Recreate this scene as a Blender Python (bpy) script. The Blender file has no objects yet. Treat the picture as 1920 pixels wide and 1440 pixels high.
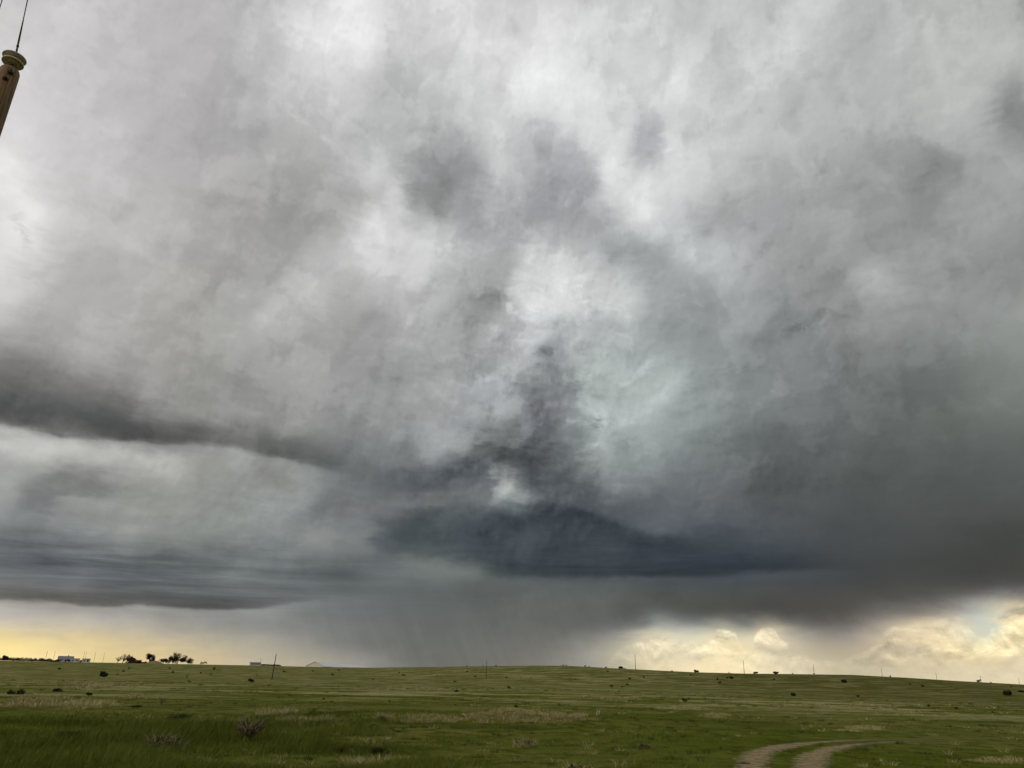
import bpy, bmesh, math, random
import numpy as np
from mathutils import Vector, Matrix

# ------------------------------------------------------------------ camera
S = bpy.context.scene
COL = S.collection
F_PX = 1387.0                       # focal length for a 1920 px wide picture (26 mm equivalent)
PITCH = math.atan(542.5 / F_PX)     # camera tilted up at the storm
ROLL = math.atan(45 / 1920)
EYE = 1.65
cR = np.array([1., 0, 0]); cF = np.array([0, math.cos(PITCH), math.sin(PITCH)]); cU = np.array([0, -math.sin(PITCH), math.cos(PITCH)])
Ri = cR * math.cos(ROLL) + cU * math.sin(ROLL)
Ui = cU * math.cos(ROLL) - cR * math.sin(ROLL)
cam_d = bpy.data.cameras.new('camera'); cam = bpy.data.objects.new('camera', cam_d); COL.objects.link(cam)
cam_d.sensor_width = 36; cam_d.lens = 36 * F_PX / 1920; cam_d.clip_start = .1; cam_d.clip_end = 60000
M3 = Matrix((Ri, Ui, -cF)).transposed()
cam.matrix_world = Matrix.Translation((0, 0, EYE)) @ M3.to_4x4()
S.camera = cam
S.view_settings.view_transform = 'Standard'; S.view_settings.look = 'None'
S.view_settings.exposure = 0; S.view_settings.gamma = 1

S.cycles.use_adaptive_sampling = True; S.cycles.adaptive_threshold = .02; S.cycles.adaptive_min_samples = 8

# ------------------------------------------------------------------ sun (weak, behind the overcast)
SUN_AZ, SUN_EL = -122.0, 30.0
sd = bpy.data.lights.new('sun', 'SUN'); sd.energy = .9; sd.angle = math.radians(14); sd.color = (1, .93, .82)
so = bpy.data.objects.new('sun', sd); COL.objects.link(so)
a_, e_ = math.radians(SUN_AZ), math.radians(SUN_EL)
so.rotation_euler = Vector((math.sin(a_) * math.cos(e_), math.cos(a_) * math.cos(e_), math.sin(e_))).to_track_quat('Z', 'Y').to_euler()

# ------------------------------------------------------------------ sky: storm cloud tones over a Nishita sky
# tones of the cloud deck (y: x tone, ...), display values 0..255 read along rows of the storm
TONE = """
0: 0 208,120 203,240 193,360 186,480 185,550 195,600 210,640 231,720 210,840 215,960 202,1080 201,1200 199,1270 186,1340 200,1440 191,1560 195,1620 176,1680 194,1800 176,1920 172
80: 0 208,120 202,240 192,360 187,480 192,540 215,600 231,660 227,720 215,840 213,960 220,1080 212,1200 208,1260 198,1400 198,1500 204,1560 185,1620 178,1680 180,1740 189,1800 180,1920 177
140: 980 230,640 215,1030 226,1480 205
160: 0 205,120 197,240 190,360 182,480 178,600 205,720 189,780 186,840 196,900 210,960 218,1080 215,1200 213,1300 215,1380 190,1440 200,1480 182,1560 175,1620 178,1740 180,1800 178,1920 170
240: 0 212,120 198,240 188,360 175,480 180,600 190,660 190,720 180,780 190,840 178,900 203,960 200,1020 200,1080 222,1140 216,1200 197,1290 205,1360 190,1440 186,1560 180,1680 175,1800 170,1860 166,1900 141,1920 138
280: 1195 178,1215 172,1180 200,1240 200,860 178,800 172
320: 0 222,120 200,240 190,360 176,480 165,600 172,640 170,690 198,760 165,840 153,900 178,960 193,1020 180,1080 188,1140 224,1175 198,1200 178,1240 207,1300 200,1400 180,1440 168,1500 174,1560 165,1660 160,1740 150,1765 144,1840 165,1920 158
360: 820 150,860 158,560 165,1150 214,1080 176,1020 170,960 178,920 172
400: 0 214,40 226,80 210,120 197,240 188,360 178,480 166,540 158,600 170,660 165,700 205,740 200,790 150,830 152,870 160,920 168,960 160,1000 170,1080 170,1140 200,1200 206,1260 195,1340 174,1440 160,1560 155,1680 152,1760 150,1785 166,1920 156
430: 700 235,660 192,760 198,800 190,840 190,560 165,1010 188
480: 0 218,60 205,120 190,240 184,360 172,480 164,600 178,650 198,700 212,760 206,820 198,860 180,920 158,960 160,1010 192,1050 196,1100 178,1150 166,1200 175,1260 186,1300 190,1340 182,1400 170,1440 150,1560 150,1680 150,1800 145,1920 137
520: 0 212,60 195,120 185,240 175,360 168,480 163,560 176,600 188,640 184,700 195,760 202,800 192,840 178,880 163,930 158,970 178,1010 200,1060 215,1100 222,1140 208,1180 186,1220 167,1280 160,1400 156
550: 640 168,700 180,760 188,800 182,860 163,900 157,950 165,1000 200,1050 224,1090 230,1130 214,1180 196,1220 172,1280 160,1400 155,1500 148,1600 148,1700 148,1800 144,1920 145,1640 152
590: 0 190,60 175,120 172,240 170,360 160,450 160,520 182,600 178,640 166,720 172,800 172,860 158,900 155,950 168,985 208,1020 204,1050 180,1080 174,1120 180,1180 186,1220 165,1280 160,1400 150,1500 138,1600 142,1700 140,1800 142,1920 152
640: 0 142,30 146,60 152,120 165,240 166,360 158,480 166,560 168,640 160,700 158,780 157,860 152,920 166,975 184,1010 176,1040 152,1060 150,1090 172,1130 165,1180 170,1240 166,1280 156,1380 145,1480 138,1600 130,1700 128,1800 140,1920 144
680: 0 116,60 122,100 135,140 150,200 155,300 155,400 157,540 163,640 155,720 148,800 155,860 154,900 160,950 165,1000 168,1040 140,1070 150,1105 172,1150 166,1200 176,1250 176,1290 164
720: 0 105,60 106,120 116,170 113,210 132,260 148,300 152,450 151,600 154,640 150,720 145,800 150,860 155,900 150,950 160,990 160,1030 135,1060 130,1090 172,1130 190,1180 186,1240 184,1280 166,1340 148,1440 135,1560 122,1680 112,1780 115,1920 127
760: 0 102,60 98,120 95,200 97,235 115,290 142,420 148,600 150,640 145,720 143,800 150,880 150,940 140,980 130,1010 116,1050 125,1080 160,1100 184,1160 172,1220 165,1280 155,1340 138
800: 0 160,40 145,90 115,120 100,200 95,280 100,340 110,400 126,450 136,560 140,640 139,720 140,800 150,860 150,920 130,960 130,1000 120,1030 115,1070 128,1110 160,1150 155,1200 155,1280 140,1340 128,1440 118,1560 110,1680 103,1780 100,1920 106
822: 0 177,60 184,100 172,150 125,200 108,260 105,330 105,400 115,480 124,560 128,640 135
845: 0 172,60 184,120 180,200 176,260 160,330 160,400 146,450 146,500 126,560 116,640 126,720 134,800 144,860 147,900 128,940 107,1000 110,1040 115,1080 127,1110 160,1150 150,1220 140,1280 125
880: 0 165,60 168,100 150,140 137,200 150,280 165,360 158,440 147,500 146,540 150,580 125,640 112,700 118,780 110,840 104,880 100,920 92,980 86,1020 82,1060 98,1100 132,1150 134,1220 124,1280 110,1340 105,1440 98,1560 96,1680 90,1780 88,1920 90
905: 0 165,60 150,140 128,190 128,235 146,320 156,420 150,500 150,540 158,590 130,640 116,700 120,760 104,840 86,900 90,940 118,980 82,1030 72,1070 88,1120 118,1180 118,1240 105,1290 100
940: 0 150,30 135,70 118,100 130,160 146,300 149,420 148,500 150,570 162,600 122,640 119,700 115,760 118,840 113,900 108,950 128,1000 98,1050 76,1100 90,1150 96,1180 86,1240 100,1280 96,1340 100,1440 92,1560 86,1680 84,1800 82,1920 85
980: 0 143,100 142,200 143,300 141,420 140,540 145,600 132,640 125,700 110,760 94,840 80,900 75,960 72,1040 70,1080 66,1120 71,1160 88,1220 99,1250 96,1290 82,1340 88,1400 89,1560 81,1680 79,1800 77,1920 75
1010: 0 112,60 106,100 112,150 120,200 138,260 139,340 132,420 135,540 138,620 128,660 125,700 108,760 86,840 75,900 70,960 70,1040 70,1120 66,1160 72,1220 85,1280 72,1340 76,1400 85,1480 82,1560 78,1680 77,1800 74,1920 71
1045: 0 101,100 96,180 105,220 106,300 96,400 106,500 118,570 112,640 96,700 104,760 94,820 80,900 70,1000 66,1100 66,1200 61,1280 52,1340 58,1400 62,1450 66,1520 74,1600 73,1800 70,1920 69
1068: 0 108,100 98,200 98,300 97,400 105,500 110,640 92,700 108,760 110,820 117,870 112,930 84,1000 76,1100 72,1200 62,1280 56,1340 62,1400 64,1480 62,1540 70,1650 72,1800 69,1920 73
1090: 0 124,60 121,140 125,220 103,300 106,420 122,480 110,560 106,640 92,700 104,800 104,900 95,960 92,1050 90,1120 84,1200 74,1280 70,1340 70,1400 74,1480 72,1600 72,1700 73,1800 74,1920 80
1112: 0 110,60 115,150 120,220 110,300 96,400 100,500 110,600 112,700 103,800 102,960 96,1100 97,1280 81,1400 78,1600 75,1700 80,1800 90,1920 110
1128: 0 140,60 115,120 100,200 94,300 100,400 93,440 104,520 116,600 116,760 103,960 99,1100 99,1280 84,1400 81,1600 82,1700 92,1800 108,1860 135,1920 155
1145: 0 180,60 168,120 158,200 150,260 135,330 125,400 122,500 130,560 125,640 114,760 104,960 101,1100 99,1200 94,1280 87,1400 84,1480 83,1600 88,1700 108,1760 130,1810 155
1165: 0 178,100 168,200 170,300 140,400 136,500 134,560 128,640 118,760 106,900 103,1000 102,1100 100,1200 104,1280 112,1400 106,1480 96,1560 92,1600 102,1650 140
1190: 640 122,760 110,900 105,1000 106,1080 112,1150 132,1560 138,1600 148
1215: 640 132,700 120,760 112,860 108,960 110,1040 120,1100 145
1245: 700 138,760 115,860 110,960 114,1040 130,1100 152
"""
TINTED = """
1145: 1850 190 192 180,1890 215 198 160,1920 228 208 165
1165: 1240 150 156 152,1700 185 172 150,1760 205 192 165,1810 215 203 180,1850 190 200 192,1885 235 215 170,1920 238 218 172
1180: 0 225 208 165,100 205 192 160,200 192 180 155,300 168 162 150,400 150 147 138,500 146 145 140,1200 160 160 152,1240 190 188 172,1290 175 182 176,1345 205 200 175,1400 170 172 160,1430 220 207 175,1480 172 168 155,1640 175 162 142,1700 215 198 165
1195: 1200 195 188 165,1240 226 212 175,1340 228 215 178,1380 225 212 175,1440 225 210 178,1480 200 188 162,1520 165 158 142,1720 225 208 172,1800 226 210 172,1840 198 204 190,1880 245 225 175,1920 240 222 178
1210: 0 250 226 152,100 238 214 158,200 226 206 156,300 206 190 152,400 186 176 150,500 166 160 145,560 154 151 140
1215: 1150 175 170 150,1200 212 202 174,1280 220 212 185,1380 236 220 178,1440 215 204 176,1500 192 182 157,1560 172 162 140,1640 190 176 150,1720 214 199 165,1800 232 214 170,1860 242 224 176,1920 228 213 174
1240: 0 255 230 168,100 246 223 168,200 228 206 150,300 222 198 150,400 206 188 150,480 188 178 154,560 176 168 146,640 158 154 141,1160 180 174 150,1220 224 209 174,1280 236 221 184,1340 244 226 182,1480 216 203 172,1600 190 178 150,1720 206 192 160,1920 222 208 174
1270: 0 255 232 172,1340 246 228 184,1480 222 208 176,1600 194 182 154,1720 208 195 164,1920 224 210 176,640 160 156 142,860 112 112 108,1100 155 150 135,400 208 190 152
"""
TINT = """
0 0 3 -1 0;300 300 2 -1 0;100 500 2 -1 -1;300 450 1 0 -3;300 650 1 0 -4;600 100 0 0 0;1000 100 0 0 0;1200 200 -2 2 0;1000 300 0 0 2;840 330 -1 1 1
1500 100 -1 1 1;1800 100 -1 1 -1;1600 300 -1 1 0;1900 300 -3 1 -1;1600 500 -1 1 0;1500 420 -1 0 1;1050 550 -3 1 0;1200 500 -3 1 1;700 650 0 0 0;850 700 -1 1 0;1030 720 -4 2 2
1180 750 -9 4 2;1250 720 -8 3 1;1130 850 -6 3 2;1280 900 -5 1 4;1500 800 -4 1 2;1700 800 -4 2 -1;1900 900 -4 1 -1;1500 950 -3 1 1;1700 1000 -3 1 0;950 840 -4 2 2
200 780 1 0 -1;100 850 0 1 -4;350 900 0 1 -5;600 880 -4 1 0;800 900 -5 1 4;940 910 -4 2 1;750 1000 -5 1 6;1000 1000 -7 0 6;1280 1040 -10 -1 9;1450 1060 -8 0 7;900 1060 -7 3 0
60 1060 -6 0 6;250 1090 -6 0 5;500 1100 -5 1 3;640 1040 -5 2 3;700 1150 -4 1 1;900 1150 -2 1 -2;1100 1150 -1 1 -3;1300 1120 0 2 -5;1600 1120 1 0 -4;1850 1110 2 1 -4
300 1000 -2 2 -3;500 1000 -5 2 0;0 1145 10 2 -12;150 1150 8 1 -10;400 1160 2 1 -6;900 1230 0 1 -5;1080 1230 5 1 -10;1500 1165 4 0 -6;1640 1165 6 0 -9;1900 1130 8 0 -10;1200 1165 -1 2 -2
"""
# outlined cloud masses: tone r g b, softness, then the outline
MASSES = """
67 74 80 17|700 1008 740 985 800 955 860 940 940 948 1010 935 980 890 1060 880 1100 945 1150 975 1200 990 1260 1005 1330 1012 1400 1022 1480 1037 1535 1062 1480 1070 1400 1078 1300 1083 1180 1080 1060 1083 960 1075 915 1058 860 1048 800 1040 720 1030
57 64 71 16|1150 1030 1260 1015 1340 1030 1420 1040 1400 1072 1300 1078 1180 1072
77 84 87 14|690 1010 740 980 800 955 850 950 870 985 850 1030 790 1045 720 1035
99 103 105 18|935 850 975 825 1050 838 1085 870 1080 930 1000 915 950 885
79 84 88 12|965 870 1050 862 1085 925 1075 945 1010 935 975 900
86 91 97 10|700 898 760 886 850 874 928 880 936 912 900 924 820 918 750 910
120 123 122 9|650 938 740 926 850 928 900 930 930 936 930 946 850 944 740 950 650 965
172 178 174 5|943 886 952 900 985 925 998 938 950 940 930 924 927 902
108 110 112 9|570 950 600 932 700 925 770 942 745 975 650 982 590 972
133 136 135 13|555 985 640 985 700 1005 690 1028 620 1045 560 1040
116 122 119 8|740 1052 820 1042 908 1060 895 1074 820 1084 750 1072
172 174 175 10|905 640 960 612 1010 615 1020 660 1000 700 960 720 915 712
143 147 150 9|1022 628 1058 616 1075 650 1050 700 1082 735 1075 760 1020 760 1008 700
126 130 133 10|965 770 1010 750 1075 755 1068 800 1035 832 980 832
178 181 183 6|1062 632 1092 636 1096 668 1070 690 1052 668
190 193 194 5|985 612 1020 602 1046 618 1036 640 1000 640
161 164 166 9|860 700 920 680 975 700 1000 725 975 760 930 770 880 760
150 153 155 8|830 780 890 775 915 800 890 835 840 830
114 116 120 8|990 742 1040 738 1038 802 1008 806
180 189 186 11|1086 690 1112 685 1180 692 1260 690 1285 712 1235 748 1160 760 1112 755 1090 722
160 167 165 6|1104 808 1132 826 1124 850 1100 832
205 208 207 14|998 522 1060 495 1120 500 1165 530 1190 562 1130 574 1060 564 1010 574 980 574 988 550
222 224 223 8|1062 552 1100 546 1122 574 1080 580
170 173 173 8|1030 592 1100 586 1165 602 1140 626 1080 616 1040 607
208 210 210 5|980 596 1010 588 1046 600 1030 609 996 607
152 153 154 18|800 290 850 280 895 295 915 332 900 372 850 402 800 410 775 372 765 322
144 146 146 12|798 330 850 330 842 390 802 396
204 206 205 6|776 414 830 422 866 404 850 440 800 446 775 432
204 204 204 8|725 330 748 330 775 420 760 432 735 392
162 162 161 14|560 372 640 382 716 346 716 386 640 400 590 440 520 470 500 430
199 200 199 14|690 404 720 410 760 440 792 500 800 540 740 520 700 470 640 442
226 226 226 6|690 414 712 414 704 450 686 442
187 187 187 16|480 592 560 502 640 452 660 482 590 542 520 612
166 167 170 15|1010 282 1080 262 1125 320 1130 402 1090 432 1020 432 960 442 880 460 860 420 920 400 1010 350
216 219 217 9|1146 332 1180 320 1232 342 1210 420 1190 440 1166 400
211 213 212 12|1060 202 1120 200 1170 232 1176 292 1140 300 1090 282
176 178 182 6|1178 226 1226 224 1250 264 1226 292 1215 320 1200 300 1180 276
202 203 203 6|900 212 930 240 950 300 960 342 935 312 905 262
162 165 166 11|1110 432 1200 442 1260 500 1270 520 1230 510 1200 492 1130 466
140 141 141 6|1868 172 1925 150 1925 242 1890 236 1878 206
168 169 168 11|1610 482 1640 486 1692 530 1680 562 1630 532
126 127 126 6|80 882 150 868 210 890 242 912 200 922 130 915
113 115 118 6|30 932 70 918 112 936 86 956 40 950
186 186 182 7|-10 806 90 812 200 846 232 872 150 862 60 842 -10 852
228 228 226 10|0 405 50 410 75 430 50 455 0 440
96 97 97 12|-20 715 90 730 200 755 300 800 380 832 240 825 120 800 -20 780
132 132 128 9|470 858 530 872 560 900 545 925 505 900
"""

def sky_tones():
    def parse(s):
        o = []
        for l in s.strip().split('\n'):
            y, r = l.split(':')
            for e in r.split(','):
                v = list(map(float, e.split())); o.append([v[0], float(y)] + v[1:])
        return np.array(o)
    L = parse(TONE); Cc = parse(TINTED)
    Tt = np.array([list(map(float, q.split())) for l in TINT.strip().split('\n') for q in l.split(';')])
    def wy(y): return np.where(y < 700, y, 700 + (y - 700) + np.maximum(y - 780, 0) * 1.2 + np.maximum(y - 1080, 0) * 1.4)
    def rbf(P, V, Q, lam, eps):
        P = np.c_[P[:, 0], wy(P[:, 1])]; Q = np.c_[Q[:, 0], wy(Q[:, 1])]
        f = lambda A, B: np.sqrt(((A[:, None] - B[None]) ** 2).sum(-1) + eps ** 2)
        n = len(P); K = -f(P, P) + lam * np.eye(n)
        M = np.zeros((n + 1, n + 1)); M[:n, :n] = K; M[:n, n] = 1; M[n, :n] = 1
        w = np.linalg.solve(M, np.r_[V, np.zeros((1, V.shape[1]))])
        out = np.empty((len(Q), V.shape[1]))
        for i in range(0, len(Q), 4000): out[i:i + 4000] = -f(Q[i:i + 4000], P) @ w[:n] + w[n]
        return out
    tl = .8 * rbf(Tt[:, :2], Tt[:, 2:], L[:, :2], 20, 60)
    P = np.r_[L[:, :2], Cc[:, :2]]; V = np.r_[L[:, 2:3] + tl, Cc[:, 2:]]
    az = AZ0 + DAZ * np.linspace(0, NC - 1, 300); v = np.linspace(0, NR - 1, 160)
    el = 54 * (v / (NR - 1.5)) ** (1 / .7) - 2
    A, E = np.meshgrid(np.radians(az), np.radians(el))
    d = np.stack([np.sin(A) * np.cos(E), np.cos(A) * np.cos(E), np.sin(E)], -1)
    z = np.maximum(d @ cF, .15)
    x = np.clip(960 + F_PX * (d @ Ri) / z, -50, 1970); y = np.clip(720 - F_PX * (d @ Ui) / z, -50, 1275)
    I = rbf(P, V, np.c_[x.ravel(), y.ravel()], 1., 14).reshape(x.shape + (3,)) / 255
    I = I.copy()
    # soft outlined masses laid over the broad tones
    for ln in MASSES.strip().split('\n'):
        h, o = ln.split('|'); cr, cg, cb, so_ = map(float, h.split()); q = np.array(list(map(float, o.split()))).reshape(-1, 2)
        m_ = (x > q[:, 0].min() - 4 * so_) & (x < q[:, 0].max() + 4 * so_) & (y > q[:, 1].min() - 4 * so_) & (y < q[:, 1].max() + 4 * so_)
        X, Y = x[m_], y[m_]; ins = np.zeros(X.shape, bool); dm = np.full(X.shape, 1e9)
        for k in range(len(q)):
            (x1, y1), (x2, y2) = q[k], q[(k + 1) % len(q)]
            ins ^= ((y1 > Y) != (y2 > Y)) & (X < (x2 - x1) * (Y - y1) / (y2 - y1 + 1e-9) + x1)
            tt = np.clip(((X - x1) * (x2 - x1) + (Y - y1) * (y2 - y1)) / ((x2 - x1) ** 2 + (y2 - y1) ** 2 + 1e-9), 0, 1)
            dm = np.minimum(dm, np.hypot(X - x1 - tt * (x2 - x1), Y - y1 - tt * (y2 - y1)))
        f_ = 1 / (1 + np.exp(-np.where(ins, dm, -dm) / (so_ * .6)))
        I[m_] = I[m_] * (1 - .97 * f_)[:, None] + np.array([cr, cg, cb]) / 255 * (.97 * f_)[:, None]
    def bs(t):
        t = abs(t); return np.where(t < 1, 2 / 3 - t * t + t ** 3 / 2, np.where(t < 2, (2 - t) ** 3 / 6, 0))
    Bu = bs(np.linspace(0, NC - 1, 300)[:, None] - np.arange(NC)[None]); Bu /= Bu.sum(1, keepdims=True)
    Gv = np.exp(-(v[:, None] - np.arange(NR)[None]) ** 2 / (2 * .49)) / (.7 * math.sqrt(2 * math.pi))
    def inv(M, l):
        n = M.shape[1]; Dm = np.diff(np.eye(n), 2, axis=0); return np.linalg.solve(M.T @ M + l * Dm.T @ Dm + 1e-4 * np.eye(n), M.T)
    Bc = bs(np.arange(NC)[:, None] - np.arange(NC)[None]); Bc /= Bc.sum(1, keepdims=True)
    Pv = inv(Gv, .02); Pu = inv(Bu, .02)
    return np.stack([Pv @ I[..., k] @ Pu.T @ Bc.T for k in range(3)], -1)
NC, NR, AZ0, DAZ = 104, 50, -47.0, 94 / 103

class NT:
    """small helper that writes node expressions"""
    def __init__(s, tree): s.t = tree; s.n = tree.nodes; s.l = tree.links
    def put(s, sock, v):
        if v is None: return
        if isinstance(v, bpy.types.NodeSocket): s.l.new(v, sock)
        else: sock.default_value = v
    def m(s, op, a, b=None, c=None, clamp=False):
        n = s.n.new('ShaderNodeMath'); n.operation = op; n.use_clamp = clamp
        for i, v in enumerate((a, b, c)): s.put(n.inputs[i], v)
        return n.outputs[0]
    def add(s, a, b): return s.m('ADD', a, b)
    def sub(s, a, b): return s.m('SUBTRACT', a, b)
    def mul(s, a, b): return s.m('MULTIPLY', a, b)
    def mad(s, a, b, c): return s.m('MULTIPLY_ADD', a, b, c)
    def v(s, op, a, b=None, c=None):
        n = s.n.new('ShaderNodeVectorMath'); n.operation = op
        for i, x in enumerate((a, b, c)): s.put(n.inputs[i], x)
        return n.outputs[0]
    def scale(s, a, f):
        n = s.n.new('ShaderNodeVectorMath'); n.operation = 'SCALE'; s.put(n.inputs[0], a); s.put(n.inputs[3], f); return n.outputs[0]
    def xyz(s, x, y, z=0.):
        n = s.n.new('ShaderNodeCombineXYZ')
        for i, q in enumerate((x, y, z)): s.put(n.inputs[i], q)
        return n.outputs[0]
    def rgb(s, x, y, z):
        n = s.n.new('ShaderNodeCombineColor')
        for i, q in enumerate((x, y, z)): s.put(n.inputs[i], q)
        return n.outputs[0]
    def sepc(s, a):
        n = s.n.new('ShaderNodeSeparateColor'); s.put(n.inputs[0], a); return n.outputs
    def sep(s, a):
        n = s.n.new('ShaderNodeSeparateXYZ'); s.put(n.inputs[0], a); return n.outputs
    def noise(s, vec, scale, detail=4, rough=.5, dist=0, color=False, typ='FBM', lac=2.):
        n = s.n.new('ShaderNodeTexNoise'); s.put(n.inputs['Vector'], vec)
        n.inputs['Scale'].default_value = scale; n.inputs['Detail'].default_value = detail
        n.inputs['Roughness'].default_value = rough; n.inputs['Distortion'].default_value = dist; n.inputs['Lacunarity'].default_value = lac
        return n.outputs['Color'] if color else n.outputs[0]
    def vor(s, vec, scale, detail=0, rough=.5, rand=1., feat='F1', smooth=None):
        n = s.n.new('ShaderNodeTexVoronoi'); n.feature = feat; s.put(n.inputs['Vector'], vec)
        n.inputs['Scale'].default_value = scale; n.inputs['Detail'].default_value = detail; n.inputs['Roughness'].default_value = rough
        n.inputs['Randomness'].default_value = rand
        if smooth is not None: n.inputs['Smoothness'].default_value = smooth
        return n
    def ss(s, x, a, b, c=0., d=1., typ='SMOOTHSTEP'):
        n = s.n.new('ShaderNodeMapRange'); n.interpolation_type = typ
        for i, q in enumerate((x, a, b, c, d)): s.put(n.inputs[i], q)
        return n.outputs[0]
    def mix(s, f, a, b, blend='MIX', clamp=False):
        n = s.n.new('ShaderNodeMix'); n.data_type = 'RGBA'; n.blend_type = blend; n.clamp_factor = True; n.clamp_result = clamp
        s.put(n.inputs[0], f); s.put(n.inputs[6], a); s.put(n.inputs[7], b)
        return n.outputs[2]
    def ramp(s, f, stops, interp='LINEAR'):
        n = s.n.new('ShaderNodeValToRGB'); r = n.color_ramp; r.interpolation = interp
        while len(r.elements) < len(stops): r.elements.new(1)
        for i, (p, c) in enumerate(stops):
            r.elements[i].position = p
        for i, (p, c) in enumerate(stops):
            c = tuple(c) if hasattr(c, '__len__') else (c, c, c)
            r.elements[i].position = p; r.elements[i].color = c[:3] + (1,)
        s.put(n.inputs[0], f)
        return n.outputs[0]

    def fcurve(s, f, pts):
        n = s.n.new('ShaderNodeFloatCurve'); m = n.mapping; cu = m.curves[0]; m.use_clip = False
        cu.points[0].location = pts[0]; cu.points[-1].location = pts[-1]
        for p in pts[1:-1]: cu.points.new(*p)
        m.update(); s.put(n.inputs['Value'], f)
        return n.outputs[0]
    def curves(s, vec, G):
        n = s.n.new('ShaderNodeRGBCurve'); m = n.mapping; m.use_clip = False
        for k in range(3):
            cu = m.curves[k]
            cu.points[0].location = (0, G[0, k]); cu.points[-1].location = (1, G[-1, k])
            for i in range(1, len(G) - 1): cu.points.new(i / (len(G) - 1), G[i, k])
        m.update()
        s.put(n.inputs['Color'], vec)
        return n.outputs[0]

def px_dir(px, py):
    d = F_PX * cF + (px - 960) * Ri - (py - 720) * Ui
    return d / np.linalg.norm(d)
def ae(px, py):
    d = px_dir(px, py); return math.degrees(math.atan2(d[0], d[1])), math.degrees(math.asin(d[2]))

def build_sky():
    w = bpy.data.worlds.new('World'); S.world = w; w.use_nodes = True
    w.cycles.sampling_method = 'MANUAL'; w.cycles.sample_map_resolution = 512
    t = w.node_tree; t.nodes.clear(); N = NT(t)
    D = t.nodes.new('ShaderNodeTexCoord').outputs['Generated']
    dx, dy, dz = N.sep(D)
    rad = 180 / math.pi
    az = N.mul(N.m('ARCTAN2', dx, dy), rad)
    el = N.mul(N.m('ARCSINE', dz), rad)
    azabs = N.m('ABSOLUTE', az)
    # --- domain warp, flatter and finer towards the horizon
    hi = N.ss(el, 2.5, 11.)                                # 0 near the horizon, 1 overhead
    smoothR = N.ss(N.mad(az, .55, N.mul(el, -.55)), 2., 11., 1., .35)   # the rain-filled mass on the right is smooth
    smoothL = N.ss(az, -34., -16., .7, 1.)
    P1 = N.xyz(N.mul(az, .13), N.mul(el, .16), 0.)
    x1, y1 = [N.sub(q, .5) for q in N.sepc(N.noise(P1, 1., 6, .6, .2, color=True))[:2]]
    P0 = N.xyz(N.mul(az, .30), N.mul(el, .95), 3.)
    x0, y0 = [N.sub(q, .5) for q in N.sepc(N.noise(P0, 1., 6, .55, .3, color=True))[:2]]
    amp = N.mul(N.mul(N.mul(hi, 3.4), smoothR), smoothL)
    wa = N.add(N.mad(x1, amp, az), N.mul(x0, N.ss(el, 0., 6., 1.6, 2.6)))
    we = N.add(N.mad(y1, amp, el), N.mul(y0, N.ss(el, 0., 12., .5, 1.5)))
    # --- broad tones
    G = sky_tones()
    sc = 1 / 1.3
    u = N.ss(wa, AZ0, AZ0 + (NC - 1) * DAZ, 0., 1., 'LINEAR')
    uvec = N.rgb(u, u, u)
    vv = N.mul(N.m('POWER', N.m('MAXIMUM', N.mul(N.add(we, 2.), 1 / 54.), 0.), .7), NR - 1.5)
    vv = N.m('MINIMUM', vv, NR - 1.)
    acc = (0., 0., 0., 1.)
    base = math.exp(-1 / (2 * .49)); norm = 1 / (.7 * math.sqrt(2 * math.pi)) / sc
    for r in range(NR):
        dd = N.sub(vv, float(r))
        wgt = N.m('POWER', base, N.mul(dd, dd))
        cl = N.curves(uvec, np.clip(G[r] * sc, 0, 1))
        acc = N.mix(wgt, acc, cl, 'ADD')
    ch = [N.mul(q, norm) for q in N.sepc(acc)]
    g = 0.
    def addg(g, x): return N.add(g, x)
    # --- billows and fine wisps
    def bill(da, de, z, k=.115, wf=3., det=7, ro=.52):
        return N.noise(N.xyz(N.mul(N.add(N.mad(x1, wf, az), da), k), N.mul(N.add(N.mad(y1, wf, el), de), k), z), 1., det, ro, 0.)
    def clampr(a, lo, hi2): return N.m('MINIMUM', N.m('MAXIMUM', a, lo), hi2)
    b0 = bill(0., 0., 7.)
    relief = clampr(N.sub(b0, bill(-.8, 1.0, 7.)), -.09, .09)
    f0 = bill(0., 0., 17., .42, 1.5, 6, .6)
    fine_rel = clampr(N.sub(f0, bill(-.22, .28, 17., .42, 1.5, 6, .6)), -.12, .14)
    A = N.mul(smoothR, smoothL)
    # broken decks: one soft-edged sheet of scud in front of another
    deck = N.mad(f0, .25, b0)
    decks = N.add(N.ss(deck, .60, .645, -.5, .5), N.ss(N.mad(f0, -.22, bill(5., 3., 27., .17, 4., 7, .55)), .34, .42, -.5, .5))
    g = addg(g, N.mul(N.sub(b0, .5), N.mul(A, N.ss(el, 6., 20., .02, .07))))
    # cauliflower structure of the rising tower
    def blob(ca, ce, ra, re_, ang=0., aa=None, ee=None):
        aa = aa or az; ee = ee or el
        ca_, sa_ = math.cos(math.radians(ang)), math.sin(math.radians(ang))
        p = N.sub(aa, ca); q = N.sub(ee, ce)
        u = N.mad(p, ca_ / ra, N.mul(q, sa_ / ra)); v2 = N.mad(p, -sa_ / re_, N.mul(q, ca_ / re_))
        return N.m('POWER', .3679, N.mad(u, u, N.mul(v2, v2)))
    tower = blob(*ae(1000, 720), 8., 11.)
    g = addg(g, N.mul(decks, N.mul(A, N.mad(tower, .02, N.ss(el, 6., 18., .004, .026)))))
    patch = N.ss(x0, -.16, .14, .25, 1.)
    g = addg(g, N.mul(N.mul(relief, patch), N.mul(A, N.mad(tower, .62, N.ss(el, 6., 14., .05, .33)))))
    g = addg(g, N.mul(N.mul(fine_rel, patch), N.mul(A, N.mad(tower, .36, N.ss(el, 6., 14., .03, .17)))))
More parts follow.
